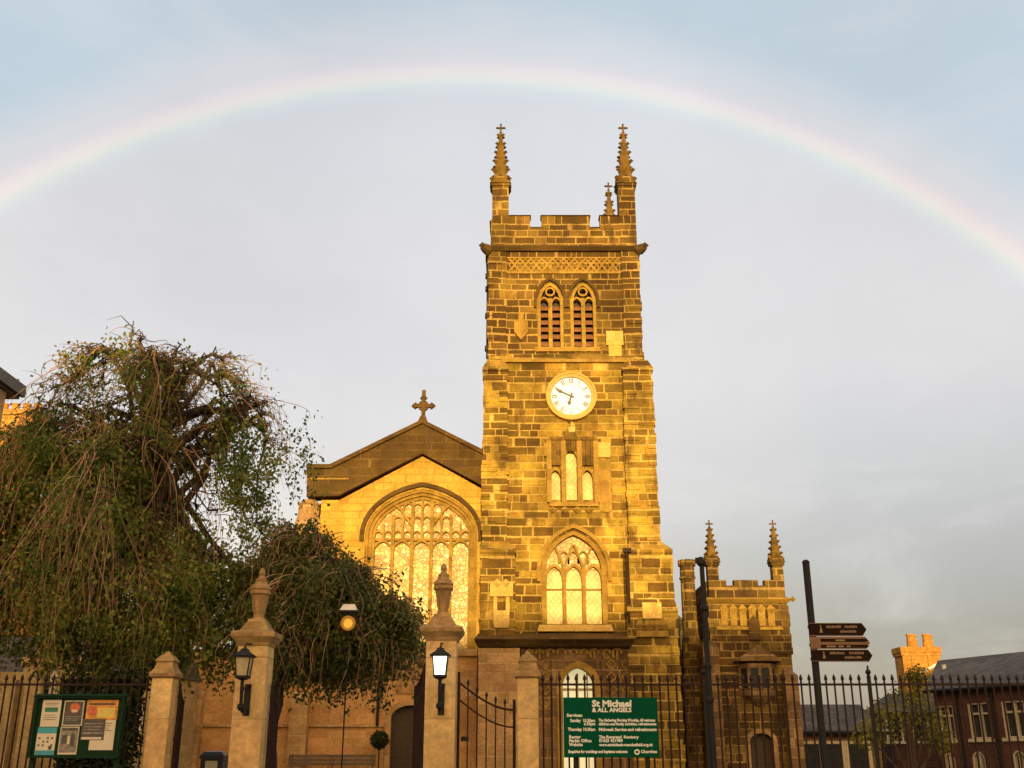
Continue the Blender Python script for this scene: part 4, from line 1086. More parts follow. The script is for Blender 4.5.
def notice_board():
    Y = GY - .25
    x0, x1 = PX(33, 727, Y), PX(122, 727, Y); z0, z1 = PZ(758, Y), PZ(696, Y)
    b = thing('notice_board', 'dark green notice board with posters standing in front of the railing', 'notice board', ((x0 + x1) / 2, Y, 0))
    m = MB(); m.slab([(x0, z0), (x1, z0), (x1, z1), (x0, z1)], Y - .05, Y + .03, [[(x0 + .035, z0 + .035), (x1 - .035, z0 + .035), (x1 - .035, z1 - .035), (x0 + .035, z1 - .035)]])
    m.frustum(x0 - .02, x1 + .02, Y - .07, Y + .05, z1, z1 + .03, x0, x1, Y - .04, Y + .03); m.build('frame', 'board_green', b)
    boxo('back_panel', 'board_green', b, x0 + .035, x1 - .035, Y, Y + .02, z0 + .035, z1 - .035)
    for s in (x0 + .04, x1 - .04): boxo('post', 'board_green', b, s - .035, s + .035, Y + .031, Y + .10, 0, z1)
    W_, H = x1 - x0, z1 - z0
    def poster(label, a, b_, c, d, base, parts, dep=.004):
        """a..b across, c..d down, as fractions; parts: (material, a,b,c,d within the poster)"""
        X0, X1, Z0, Z1 = x0 + W_ * a, x0 + W_ * b_, z1 - H * d, z1 - H * c
        mats = [base]; m = MB(); m.box(X0, X1, Y - dep, Y - .001, Z0, Z1)
        for k, (mt, p, q, r, s) in enumerate(parts):
            if mt not in mats: mats.append(mt)
            m.mi = mats.index(mt)
            if mt == 'poster_red':
                cx, cz, rr = X0 + (X1 - X0) * (p + q) / 2, Z1 - (Z1 - Z0) * (r + s) / 2, (X1 - X0) * (q - p) / 2
                m.disc(cx, Y - dep - .0015 - k * .0004, cz, rr, 20, Y - dep - .0002)
            else:
                m.box(X0 + (X1 - X0) * p, X0 + (X1 - X0) * q, Y - dep - .0015 - k * .0004, Y - dep - .0002, Z1 - (Z1 - Z0) * s, Z1 - (Z1 - Z0) * r)
            m.mi = 0
        o = m.build('poster', mats)
        c_ = Vector(((X0 + X1) / 2, Y, Z0))
        for v in o.data.vertices: v.co -= c_
        o.location = c_
        tag(o, label, 'poster', 'posters on the notice board')
    lines = lambda a, b_, ys, h=.02, mt='poster_ink': [(mt, a, b_ - (i % 3) * .06, y, y + h) for i, y in enumerate(ys)]
    poster('white notice with a green heading box at the top left of the board', .075, .285, .065, .50, 'poster_paper', [('poster_green', .16, .86, .28, .45)] + lines(.15, .85, (.12, .18, .56, .64, .72)))
    poster('blue and cream poster with small pictures at the bottom left of the board', .06, .275, .51, .955, 'poster_paper', [('poster_blue', 0, 1, 0, .22), ('poster_blue', .02, 1, .83, 1)] + [('poster_ink', .1 + .22 * i, .2 + .22 * i, .35 + .13 * j, .42 + .13 * j) for i in range(4) for j in range(3) if (i + j) % 3 != 1] + [('poster_dark', .68, .84, .66, .8)])
    poster('dark poster with a round red and white emblem, top middle of the board', .32, .545, .075, .485, 'poster_paper', [('poster_dark', .05, .95, .04, .96), ('poster_red', .30, .80, .08, .50), ('poster_paper', .42, .68, .36, .46)] + lines(.12, .9, (.62, .69, .76), .03, 'poster_grey'))
    poster('grey photographic poster, bottom middle of the board', .315, .525, .50, .945, 'poster_paper', [('poster_grey', .04, .96, .03, .93), ('poster_dark', .12, .40, .3, .62), ('poster_paper', .44, .56, .34, .62), ('poster_dark', .60, .82, .26, .72), ('poster_dark', .1, .9, .05, .14)])
    poster('orange poster with a yellow patch, top right of the board', .575, .93, .065, .385, 'poster_orange', [('poster_dark', .08, .9, .16, .26), ('poster_red', .05, .36, .22, .9), ('poster_yellow', .36, .92, .40, .90)])
    poster('white notice partly covered by the dark card, lower right of the board', .655, .925, .39, .875, 'poster_paper', lines(.5, .85, (.1, .18, .26, .34), .025))
    poster('dark grey landscape card overlapping the white notice on the board', .55, .81, .375, .715, 'poster_dark', lines(.1, .95, (.2, .34, .48), .05, 'poster_grey') + [('poster_grey', .05, .95, .62, .72), ('poster_paper', .04, .9, .86, .97)], .008)
notice_board()

def fingerpost():
    Y = 15.0
    x = PX(815, 660, Y); zt = PZ(562, Y)
    p = thing('fingerpost', 'slim dark pole with brown direction boards pointing right', 'signpost', (x, Y, .13))
    m = MB(); m.tube([(x, Y, .1), (x, Y, zt)], .05, 12); m.lathe([(.052, zt - .02), (.056, zt), (.03, zt + .03)], 12, (x, Y, 0)); m.tube([(x, Y, .1), (x, Y, .9)], .075, 12); m.build('pole', 'iron', p)
    yf = Y - .045
    def arm(p0, p1, right, tan=False):
        z1, z0 = PZ(p0, Y), PZ(p1, Y); X0 = x - .06; X1 = PX(right, 640, Y); h = (z1 - z0)
        m = MB(); m.slab([(X0, z0), (X1 - h * .35, z0), (X1, (z0 + z1) / 2), (X1 - h * .35, z1), (X0, z1)], yf - .03, yf)
        a = m.build('sign_arm', 'sign_tan' if tan else 'sign_brown', p)
        L = X1 - X0; m = MB(); y = yf - .033
        if tan:
            m.mi = 0
            for fz in (.30, .80):
                m.slab([(X0 + L * .17, z1 - h * (fz + .13)), (X1 - .05, z1 - h * (fz + .13)), (X1 - .02, z1 - h * fz), (X1 - .05, z1 - h * (fz - .13)), (X0 + L * .17, z1 - h * (fz - .13))], y, yf - .03)
            m.build('dark_strip', 'sign_brown', a); m = MB(); y -= .003
            for fz, spans in ((.30, ((.42, .58),)), (.80, ((.26, .42), (.46, .55), (.60, .66)))):
                for s, e in spans: m.box(X0 + L * s, X0 + L * e, y, y + .003, z1 - h * (fz + .07), z1 - h * (fz - .05))
        else:
            m.box(X0, X1 - h * .4, y, y + .003, z1 - h * .05, z1 - h * .015); m.box(X0, X1 - h * .4, y, y + .003, z0 + h * .015, z0 + h * .05)
            # walking-figure pictogram and two worn lines of lettering
            cx = X0 + L * .2; m.disc(cx, y, z1 - h * .25, h * .07, 10, y + .003); m.slab([(cx - h * .12, z1 - h * .75), (cx - h * .03, z1 - h * .35), (cx + h * .05, z1 - h * .35), (cx + h * .14, z1 - h * .75)], y, y + .003)
            rnd = random.Random(int(p0))
            for fz, spans in ((.30, ((.30, .54), (.62, .84))), (.66, ((.54, .82),))):
                for s, e in spans:
                    u = s
                    while u < e:
                        wd = rnd.uniform(.012, .02); m.box(X0 + L * u, X0 + L * (u + wd), y, y + .003, z1 - h * (fz + .09), z1 - h * (fz - rnd.choice((.07, .11)))); u += wd + .009
        m.build('legend', 'sign_text', a)
    arm(623.5, 636.5, 866); arm(637.2, 649.2, 868, True); arm(650, 662, 869)
    for py in (627, 645, 659):
        m = MB(); z = PZ(py, Y); m.lathe([(.056, z - .02), (.062, z - .015), (.062, z + .015), (.056, z + .02)], 12, (x, Y, 0)); m.build('clamp', 'iron', p)
fingerpost()

def lamp_column():
    Y = 16.0
    x = PX(707.5, 660, Y); zt = PZ(558, Y)
    p = thing('iron_column', 'tall dark iron column with collars standing in front of the small tower', 'post', (x, Y, .13))
    m = MB(); Z = lambda py: PZ(py, Y)
    m.lathe([(.065, .1), (.065, .9), (.05, 1.0), (.044, Z(670)), (.04, Z(608)), (.037, Z(565))], 12, (x, Y, 0)); m.build('shaft', 'iron', p)
    for py, r in ((608, .066), (666, .058), (700, .06)):
        m = MB(); z = Z(py); m.lathe([(.05, z - .05), (r, z - .02), (r, z + .02), (.05, z + .05)], 12, (x, Y, 0)); m.build('collar', 'iron', p)
    m = MB(); m.lathe([(.04, Z(566)), (.07, Z(564)), (.07, Z(560.5)), (.05, Z(559)), (.03, Z(557))], 12, (x - .01, Y, 0)); m.box(x - .095, x - .05, Y - .04, Y + .04, Z(563), Z(558)); m.build('cap', 'iron', p)
lamp_column()

# ------------------------------------------------------------ trees
def leaf_faces(m, c, size, rnd, hang=.5):
    """one pointed leaf: a folded kite"""
    d = Vector((rnd.gauss(0, 1), rnd.gauss(0, 1), rnd.gauss(0, 1) - hang * 2)).normalized()
    n = d.orthogonal().normalized(); n.rotate(Matrix.Rotation(rnd.uniform(0, 6.28), 3, d)); b = d.cross(n)
    l, w = size * rnd.uniform(.8, 1.3), size * rnd.uniform(.28, .42)
    c = Vector(c)
    m.face([c, c + d * l * .45 + b * w + n * .1 * l, c + d * l, c + d * l * .45 - b * w + n * .1 * l])

def weeping_tree(name, label, base, domes, leaf_mat, leafsize, seed, trunk_r, trunk_top, spike=None, gap=(), bare=(), thin_above=1e9, lean=1.0):
    """domes: (cx, cy, rx, ry, ztop, zrim, limbs, sprays per node, strands, (shortest, longest), leaves per metre, lowest z)"""
    rnd = random.Random(seed)
    t = thing(name, label, 'tree', (*base, 0))
    bx, by = base; cx, cy = domes[0][0], domes[0][1]
    m = MB(); pts = []; rad = []
    for i in range(10):
        f = i / 9; pts.append((bx + (cx - bx) * f ** lean + rnd.gauss(0, .04), by + (cy - by) * f ** lean + rnd.gauss(0, .04), trunk_top * f)); rad.append(trunk_r * (1.4 if i == 0 else 1.08 - .55 * f))
    m.tube(pts, rad, 10); m.build('trunk', 'bark', t, smooth=True)
    br = MB(); tw = MB(); fo = MB()
    def inside(c, zones): return any(((c.x - gx) / gr) ** 2 + ((c.z - gzz) / gh) ** 2 < 1 for gx, gzz, gr, gh in zones)
    for (cx, cy, rx, ry, ztop, zrim, nlimb, sub, nstrand, lens, dens0, zlow) in domes:
        starts = []
        for k in range(nlimb):
            a = 2 * math.pi * (k + rnd.uniform(-.4, .4)) / nlimb; R_ = rnd.uniform(.62, 1.08); dz = rnd.gauss(0, .18) * (ztop - zrim) * .6
            root = Vector(pts[-1 - (k % 4)]) if zrim > trunk_top * .6 else Vector(pts[-2 - (k % 3)])
            P_ = []; rr = []
            for i in range(12):
                f = i / 11; r = f * R_; aa = a + .45 * math.sin(f * 3.2 + k * 1.7)
                q = Vector((cx + rx * r * math.cos(aa), cy + ry * r * math.sin(aa), zrim + (ztop - zrim + dz) * (1 - r ** 2.2) + .18 * math.sin(f * 9 + k)))
                p = root.lerp(q, min(1, f * 1.8 + .02)) + Vector((rnd.gauss(0, .07), rnd.gauss(0, .07), rnd.gauss(0, .07)))
                P_.append(p); rr.append(trunk_r * .42 * (1 - f) ** 1.2 + .014)
            br.tube(P_, rr, 6)
            for i in range(3, 12):
                for s_ in range(sub):
                    p = P_[i].copy(); b = a + rnd.choice((-1, 1)) * rnd.uniform(.2, 1.6); L = rnd.uniform(.25, 1.0) * rx * .36
                    seg = [p]; h = rnd.uniform(.1, .5)
                    for q in range(1, 7):
                        f = q / 6
                        seg.append(p + Vector((math.cos(b) * L * f, math.sin(b) * L * f * ry / rx, L * (h * f - (h + .25) * f * f))) + Vector((rnd.gauss(0, .05), rnd.gauss(0, .05), rnd.gauss(0, .06))))
                    br.tube(seg, [.020, .016, .013, .010, .008, .006, .004], 4)
                    starts += seg[1:]
                    if rnd.random() < .5:          # stray twigs that stick out of the outline
                        e = seg[-2]; dd = Vector((math.cos(b + rnd.uniform(-1, 1)), math.sin(b), rnd.uniform(-.5, .6))) * rnd.uniform(.2, .55)
                        tw.tube([e, e + dd * .6 + Vector((0, 0, .04)), e + dd], [.007, .006, .003], 3)
        for k in range(nstrand):
            p = rnd.choice(starts).copy(); L = rnd.uniform(*lens) * rnd.uniform(.6, 1)
            out = Vector((p.x - cx, (p.y - cy), 0)); out = out.normalized() if out.length > .01 else Vector((1, 0, 0))
            L = min(L, p.z - zlow - rnd.random() ** 2 * .9)
            if L < .25: continue
            n = 10; kick = rnd.uniform(-.2, .75); w1, w2 = rnd.gauss(0, .40), rnd.gauss(0, .3); ph = rnd.uniform(0, 6.3); am = rnd.uniform(.03, .15)
            S_ = [p]
            for i in range(1, n):
                f = i / (n - 1)
                S_.append(p + out * kick * (1 - (1 - f) ** 3) + Vector((w1 * f * L * .6 + am * math.sin(f * 6 + ph), w2 * f * L * .6 + am * math.cos(f * 5 + ph), -L * f ** 1.12 + .18 * math.sin(f * math.pi))))
            if not (any(inside(q_, gap) for q_ in S_) and rnd.random() < .92): tw.tube(S_, [.0105 - .0009 * i for i in range(n)], 3)
            dens = dens0 * 1.45 * rnd.choice((.05, .25, .7, 1.4, 2.4)); cl = rnd.uniform(0, 6)
            for q in range(int(dens * L)):
                f = rnd.random(); i = min(n - 2, int(f * (n - 1))); c = S_[i].lerp(S_[i + 1], f * (n - 1) - i)
                if math.sin(f * L * 2.2 + cl) < -.25: continue
                if c.z > thin_above and rnd.random() < .45: continue
                if inside(c, gap) and rnd.random() < .985: continue
                if inside(c, bare) and rnd.random() < .7: continue
                leaf_faces(fo, c + Vector((rnd.gauss(0, .12), rnd.gauss(0, .12), rnd.gauss(0, .07))), leafsize * rnd.uniform(.7, 1.25), rnd)
    if spike:
        s_ = Vector(spike); top = Vector(pts[-1]); br.tube([top, top.lerp(s_, .5) + Vector((.1, 0, .1)), s_ - Vector((0, 0, .7)), s_], [trunk_r * .4, .06, .03, .012], 6)
        for q in range(14):
            p = s_ - Vector((0, 0, rnd.uniform(.0, 1.2))); b = rnd.uniform(0, 6.28); L = rnd.uniform(.25, .75)
            br.tube([p, p + Vector((math.cos(b) * L * .5, math.sin(b) * L * .5, L * .25)), p + Vector((math.cos(b) * L, math.sin(b) * L, -.08 * L))], [.012, .009, .004], 4)
    br.build('branches', 'bark', t, smooth=True); tw.build('twigs', 'twig', t); fo.build('foliage', leaf_mat, t)
    return t

WT = 21.6
def gp(px, py, Y=WT): return PX(px, py, Y), PZ(py, Y)
gaps = []
for px, py, w, h in ((205, 435, 16, 30), (203, 495, 22, 28), (143, 424, 13, 16), (135, 398, 18, 10), (272, 535, 12, 34), (230, 545, 10, 30), (88, 448, 12, 8), (166, 470, 11, 14), (176, 505, 12, 20), (195, 395, 10, 12), (250, 420, 12, 12), (82, 495, 10, 7), (225, 400, 10, 8), (120, 372, 10, 8)):
    x, z = gp(px, py); gaps.append((x, z, w * 1.45 / 1010 * WT, h * 1.3 / 1010 * WT))
bares = []
for px, py, w, h in ((165, 545, 34, 62), (195, 425, 30, 26), (18, 470, 26, 48), (125, 440, 44, 26), (262, 430, 26, 56), (70, 400, 26, 26), (205, 370, 60, 26), (110, 545, 16, 40), (40, 560, 22, 60), (215, 500, 20, 60), (150, 600, 40, 30)):
    x, z = gp(px, py); bares.append((x, z, w / 1010 * WT, h / 1010 * WT))
weeping_tree('weeping_tree', 'large weeping tree with reddish hanging twigs and dark green leaves behind the railing', (PX(182, 640, WT), WT),
             [(PX(154, 420, WT), WT, 2.35, 2.3, PZ(352, WT), PZ(432, WT), 14, 4, 900, (.6, 3.4), 26, PZ(600, WT)),
              (PX(105, 520, WT), WT, 2.9, 2.6, PZ(412, WT), PZ(520, WT), 14, 4, 1500, (1.2, 4.6), 34, PZ(694, WT)),
              (PX(230, 480, WT), WT + .3, .80, 1.4, PZ(395, WT), PZ(480, WT), 9, 3, 360, (.8, 3.0), 28, PZ(620, WT)),
              (PX(92, 600, WT), WT - .2, 2.6, 2.0, PZ(545, WT), PZ(612, WT), 13, 3, 900, (1.0, 2.8), 52, PZ(698, WT)),
              (PX(208, 620, WT), WT + .5, .85, 1.3, PZ(555, WT), PZ(605, WT), 8, 3, 380, (.5, 2.2), 50, PZ(692, WT))],
             'leaf_weeping', .088, 5, .20, PZ(425, WT), spike=(PX(133, 325, WT), WT, PZ(321, WT)), gap=gaps, bare=bares, thin_above=PZ(432, WT))
ET = 20.6
weeping_tree('weeping_evergreen', 'low dark drooping evergreen tree between the two tall gate piers', (PX(272, 740, ET), ET),
             [(PX(312, 600, ET), ET, .95, 1.3, PZ(562, ET), PZ(625, ET), 11, 4, 800, (.6, 2.0), 66, PZ(712, ET)),
              (PX(298, 560, ET), ET + .2, .50, .9, PZ(528, ET), PZ(578, ET), 7, 3, 240, (.5, 1.6), 40, PZ(706, ET)),
              (PX(340, 590, ET), ET - .2, .55, .8, PZ(560, ET), PZ(610, ET), 7, 3, 200, (.5, 1.8), 44, PZ(712, ET)),
              (PX(370, 625, ET), ET, .60, .9, PZ(592, ET), PZ(640, ET), 8, 4, 420, (.5, 1.8), 64, PZ(714, ET)),
              (PX(398, 645, ET), ET + .1, .26, .5, PZ(622, ET), PZ(650, ET), 5, 2, 70, (.4, 1.2), 40, PZ(712, ET))],
             'leaf_evergreen', .085, 9, .12, PZ(600, ET), lean=5.0)

def blob_tree(name, label, cat, base, z0, lobes, mat, size, count, seed, trunk_r=.08):
    rnd = random.Random(seed)
    t = thing(name, label, cat, (base[0], base[1], z0))
    if trunk_r:
        m = MB(); m.tube([(base[0], base[1], z0), (base[0] + .05, base[1], (z0 + lobes[0][2]) / 2), (lobes[0][0], lobes[0][1], lobes[0][2])], [trunk_r * 1.3, trunk_r, trunk_r * .5], 7)
        for l in lobes[1:]: m.tube([(base[0] + .05, base[1], (z0 + lobes[0][2]) / 2), (l[0], l[1], l[2])], [trunk_r * .6, trunk_r * .25], 5)
        m.build('trunk', 'bark', t)
    m = MB()
    for q in range(count):
        l = lobes[int(rnd.random() * len(lobes))]
        d = Vector((rnd.gauss(0, 1), rnd.gauss(0, 1), rnd.gauss(0, 1))).normalized() * (rnd.random() ** .4)
        leaf_faces(m, (l[0] + d.x * l[3], l[1] + d.y * l[3], l[2] + d.z * l[4]), size, rnd, .15)
    m.build('foliage', mat, t)
    return t

# clipped ball by the arched door
bx_, bz_ = P(379.5, 740, 45.6)
tb = thing('topiary_ball', 'small clipped round box bush hanging by the arched side door', 'plant', (bx_, 45.6, .1))
m = MB(); m.lathe([(.05, .1), (.28, .12), (.34, .6), (.36, .62)], 12, (bx_, 45.6, 0)); m.build('pot', 'lead', tb)
m = MB(); m.tube([(bx_, 45.6, .55), (bx_, 45.6, bz_)], .035, 6); m.build('stem', 'bark', tb)
m = MB(); rnd = random.Random(3)
for q in range(1400):
    d = Vector((rnd.gauss(0, 1), rnd.gauss(0, 1), rnd.gauss(0, 1))).normalized() * .36 * rnd.uniform(.75, 1.03)
    leaf_faces(m, (bx_ + d.x, 45.6 + d.y, bz_ + d.z), .09, rnd, 0)
m.build('foliage', 'leaf_box', tb)
tb['label'] = 'small round clipped ball tree beside the dark arched side door'

# amber lamp with a pale cap, standing among the leaves
def amber_lamp():
    Y = 19.05
    x, z = P(348.5, 623.5, Y)
    l = thing('amber_lamp', 'round amber lamp under a pale cap in front of the evergreen leaves', 'lamp', (x, Y, 0))
    m = MB(); m.tube([(x, Y + .06, .0), (x, Y + .06, z + .12)], .013, 8); m.build('post', 'iron', l)
    m = MB(); ring = [(x + .108 * math.cos(k * math.pi / 12), z + .108 * math.sin(k * math.pi / 12)) for k in range(24)]; m.ribbon(ring, .045, Y - .07, Y + .03, True); m.build('rim', 'gilt', l)
    m = MB(); m.disc(x, Y - .05, z, .11, 24, Y + .02); m.build('lens', 'amber_lamp', l)
    m = MB(); zc = z + .225
    m.prism([(x - .155, Y - .12), (x + .155, Y - .12), (x + .155, Y + .1), (x - .155, Y + .1)], zc, zc + .11, [(x - .10, Y - .05), (x + .10, Y - .05), (x + .10, Y + .04), (x - .10, Y + .04)]); m.build('cap', 'white_paint', l)
    m = MB(); m.box(x - .16, x + .16, Y - .11, Y + .08, zc - .035, zc - .002); m.build('bracket', 'iron', l)
amber_lamp()

# bench and litter bin
def bench():
    Y = 45.4
    x0, x1 = PX(288, 757, Y), PX(375, 757, Y); zt = PZ(754.5, Y)
    b = thing('park_bench', 'long brown wooden bench against the church wall under the evergreen', 'bench', ((x0 + x1) / 2, Y, 0))
    m = MB()
    for i in range(3): m.box(x0, x1, Y + .2, Y + .24, zt - .13 - i * .15, zt - i * .15)
    m.build('backrest', 'bench_wood', b)
    m = MB()
    for i in range(3): m.box(x0, x1, Y - .25 + i * .15, Y - .12 + i * .15, zt - .58, zt - .54)
    m.build('seat', 'bench_wood', b)
    for x in (x0 + .1, (x0 + x1) / 2, x1 - .1):
        m = MB(); m.box(x - .04, x + .04, Y - .25, Y - .18, .0, zt - .58); m.box(x - .04, x + .04, Y + .13, Y + .195, 0, zt - .02); m.box(x - .04, x + .04, Y - .18, Y + .13, zt - .66, zt - .582); m.build('leg', 'bench_wood', b)
bench()
def litter_bin():
    Y = 24.0
    x = PX(215, 757, Y); zt = PZ(751, Y)
    b = thing('litter_bin', 'dark blue litter bin with pale front label behind the side gate', 'bin', (x, Y, 0))
    m = MB(); w = .24; m.frustum(x - w * .85, x + w * .85, Y - w * .85, Y + w * .85, 0, zt - .16, x - w, x + w, Y - w, Y + w); m.build('body', 'bin_plastic', b)
    m = MB(); m.lathe([(w + .02, zt - .16), (w + .02, zt - .09), (w * .8, zt - .02), (w * .5, zt)], 4, (x, Y, 0), math.pi / 4, True); m.build('lid', 'bin_plastic', b)
    m = MB(); m.box(x - .13, x + .13, Y - w - .015, Y - w - .003, zt - .36, zt - .20); m.build('label_plate', 'poster_paper', b)
litter_bin()

# ------------------------------------------------------------ houses
def sash(m_frame, m_glass, fn, u0, u1, z0, z1, dep, bars=2):
    pass

def terrace():
    # facade runs from the near right corner away to the far left
    d = Vector((-.37, .93, 0)).normalized(); n = Vector((-d.y, d.x, 0))     # n faces the street (left/front)
    o = Vector((PX(1024, 700, 44.0), 44.0, 0)) - d * 5.0
    L = 5.0 + 15.0
    zb, ze = -2.8, None
    Ywall = lambda u: o + d * u
    def at(u, z, k=0.0): q = o + d * u + n * k; return (q.x, q.y, z)
    def u_of(px, py):     # distance along the facade whose picture column is px
        r = (px - 512) / (FPX * CP - (384 - py) * SP)
        return (r * o.y - o.x) / (d.x - r * d.y)
    def z_of(u, py): return PZ(py, (o + d * u).y)
    ze = z_of(u_of(980, 688), 688.5)
    b = thing('brick_terrace', 'dark red brick terrace with slate roof and pale window frames beyond the railing', 'house', (o.x, o.y, zb))
    u_end = u_of(934, 700)
    wins = []
    for a, c, top, bot in ((938, 954, 706, 739.5), (969, 990, 703, 738.5), (1003, 1026, 701, 737.5)):
        u1, u0 = u_of(a, 720), u_of(c, 720); wins.append((u0, u1, z_of((u0 + u1) / 2, bot), z_of((u0 + u1) / 2, top), 0))
    for a, c, top in ((943, 955, 752.5), (972, 985, 751), (1012, 1026, 750)):
        u1, u0 = u_of(a, 760), u_of(c, 760); zt = z_of((u0 + u1) / 2, top); wins.append((u0, u1, zt - 1.9, zt, 1))
    # local wall frame: u along the facade, built flat then turned into place
    def put(m):
        m.v = [at(v[0], v[2], -v[1]) for v in m.v]; return m
    def outline(w):
        u0, u1, z0, z1, ar = w
        if ar: return arch((u0 + u1) / 2, u1 - u0, z1 - (u1 - u0) * .5, z0, (u1 - u0) * .5, k=1.0)
        return [(u0, z0), (u1, z0), (u1, z1), (u0, z1)]
    m = MB(); m.slab([(0, zb), (u_end, zb), (u_end, ze), (0, ze)], 0, .35, [outline(w) for w in wins]); put(m).build('wall', 'red_brick', b)
    D = 8.0
    def ridge_u(px, py):
        r = (px - 512) / (FPX * CP - (384 - py) * SP); q = o - n * (D / 2)
        return (r * q.y - q.x) / (d.x - r * d.y)
    zr = PZ(651.5, (o - n * (D / 2) + d * ridge_u(1024, 651)).y) - .16
    ur = ridge_u(938, 662)
    m = MB()
    m.face([at(u_end, zb, -.35), at(u_end, zb, -D), at(u_end, ze, -D), at(u_end, ze + (zr - ze) * .98, -D / 2), at(u_end, ze, -.35)])
    m.face([at(0, zb, -.35), at(0, zb, -D), at(0, ze, -D), at(0, ze + (zr - ze) * .98, -D / 2), at(0, ze, -.35)])
    m.face([at(0, zb, -D), at(u_end, zb, -D), at(u_end, ze, -D), at(0, ze, -D)]); m.build('gable_end', 'red_brick', b)
    m = MB(); th = .16
    for z0_, k0, z1_, k1 in ((ze - .05, .35, zr, -D / 2), (ze - .05, -D - .35, zr, -D / 2)):
        A = [at(-.2, z0_, k0), at(u_end + .15, z0_, k0), at(ur, z1_, k1), at(-.2, z1_, k1)]
        B = [(p[0], p[1], p[2] + th) for p in A]
        m.face(B); m.face(list(reversed(A)))
        for i in range(4): j = (i + 1) % 4; m.face([A[i], A[j], B[j], B[i]])
    m.build('roof', 'slate', b)
    for px in (961, 996):
        u = u_of(px, 720); m = MB(); m.tube([at(u, ze - .05, .10), at(u, zb, .10)], .055, 6); m.build('drainpipe', 'iron', b)
    u = ridge_u(968, 668); q = at(u, ze + (zr - ze) * .66 + .2, -D / 2 * .66 + .35 * .34); m = MB(); m.box(q[0] - .08, q[0] + .08, q[1] - .08, q[1] + .08, q[2] - .25, q[2] + .12); m.build('roof_vent', 'white_paint', b)
    m = MB(); m.tube([at(-.2, ze + .0, .40), at(u_end + .15, ze + .0, .40)], .09, 7); m.build('gutter', 'iron', b)
    for w in wins:
        u0, u1, z0, z1, ar = w
        m = MB(); m.slab(outline(w), .22, .26); f = put(m).build('window', 'dark_glass', b)
        m = MB(); pts = outline(w); m.ribbon(pts, .16, .03, .22, True)
        c = (u0 + u1) / 2; m.box(c - .06, c + .06, .08, .215, z0, z1)
        if not ar: m.box(u0, u1, .10, .21, (z0 + z1) / 2 + .25, (z0 + z1) / 2 + .33)
        put(m).build('frame', 'cream_paint', f)
        m = MB(); m.box(u0 - .12, u1 + .12, -.10, .2, z0 - .14, z0 - .01); put(m).build('sill', 'cream_paint', f)
terrace()

def chimney_house():
    Y = 58.0
    x0, x1 = PX(901, 660, Y), PX(942, 660, Y); zt = PZ(647, Y)
    b = thing('chimney_house', 'house with tall sunlit orange brick chimney rising beyond the terrace', 'house', ((x0 + x1) / 2, Y + 3, -2.6))
    xa, xb = PX(889, 700, Y - 3), PX(965, 700, Y - 3)
    Yw = Y - 3; zw = PZ(712, Yw)
    m = MB(); m.box(xa, xb, Yw, Y + 1.4, -2.6, zw); m.build('wall', 'red_brick', b)
    m = MB(); m.prism([(xa - .2, Yw - .3), (xb + .2, Yw - .3), (xb + .2, Y + 1.6), (xa - .2, Y + 1.6)], zw, zw + 1.0, [(xa + .8, Y - .8), (xb + .2, Y - .8), (xb + .2, Y - .6), (xa + .8, Y - .6)]); m.build('roof', 'slate', b)
    for px in (894.5, 921):
        xx = PX(px, 730, Yw); za, zb_ = PZ(741, Yw), PZ(718, Yw)
        m = MB(); m.box(xx - .36, xx + .36, Yw - .03, Yw + .02, za, zb_); w = m.build('window', 'dark_glass', b)
        m = MB(); m.box(xx - .44, xx - .30, Yw - .08, Yw - .002, za, zb_); m.box(xx + .32, xx + .40, Yw - .08, Yw - .002, za, zb_); m.box(xx - .5, xx + .5, Yw - .12, Yw - .002, za - .14, za - .003); m.build('frame', 'white_paint', w)
    m = MB(); m.box(x0 + .1, x1 - .1, Y, Y + 1.2, PZ(705, Y), zt - .45); m.box(x0 + .03, x1 - .03, Y - .06, Y + 1.26, zt - .45, zt - .3); m.box(x0, x1, Y - .1, Y + 1.3, zt - .3, zt)
    for i in range(2):
        xx = x0 + (x1 - x0) * (.28 + .40 * i); m.box(xx - .06, xx + .06, Y - .06, Y, PZ(700, Y), zt - .45)
    c = m.build('chimney', 'orange_brick', b, label='tall orange brick chimney stack glowing in low sun')
    for px in (913, 918.5, 929, 934.5):
        m = MB(); m.lathe([(.25, zt), (.23, zt + .1), (.19, zt + .6), (.22, zt + .63), (.22, zt + .72), (.15, zt + .72)], 10, (PX(px, 640, Y), Y + .4 + .4 * (px in (918.5, 934.5)), 0)); m.build('chimney_pot', 'orange_brick', c)
    m = MB(); A = P(919, 674, Y - .5); B = P(941, 662, Y - .5); m.ribbon([A, B], .13, Y - .5, Y - .35); m.build('verge', 'white_paint', b)
chimney_house()

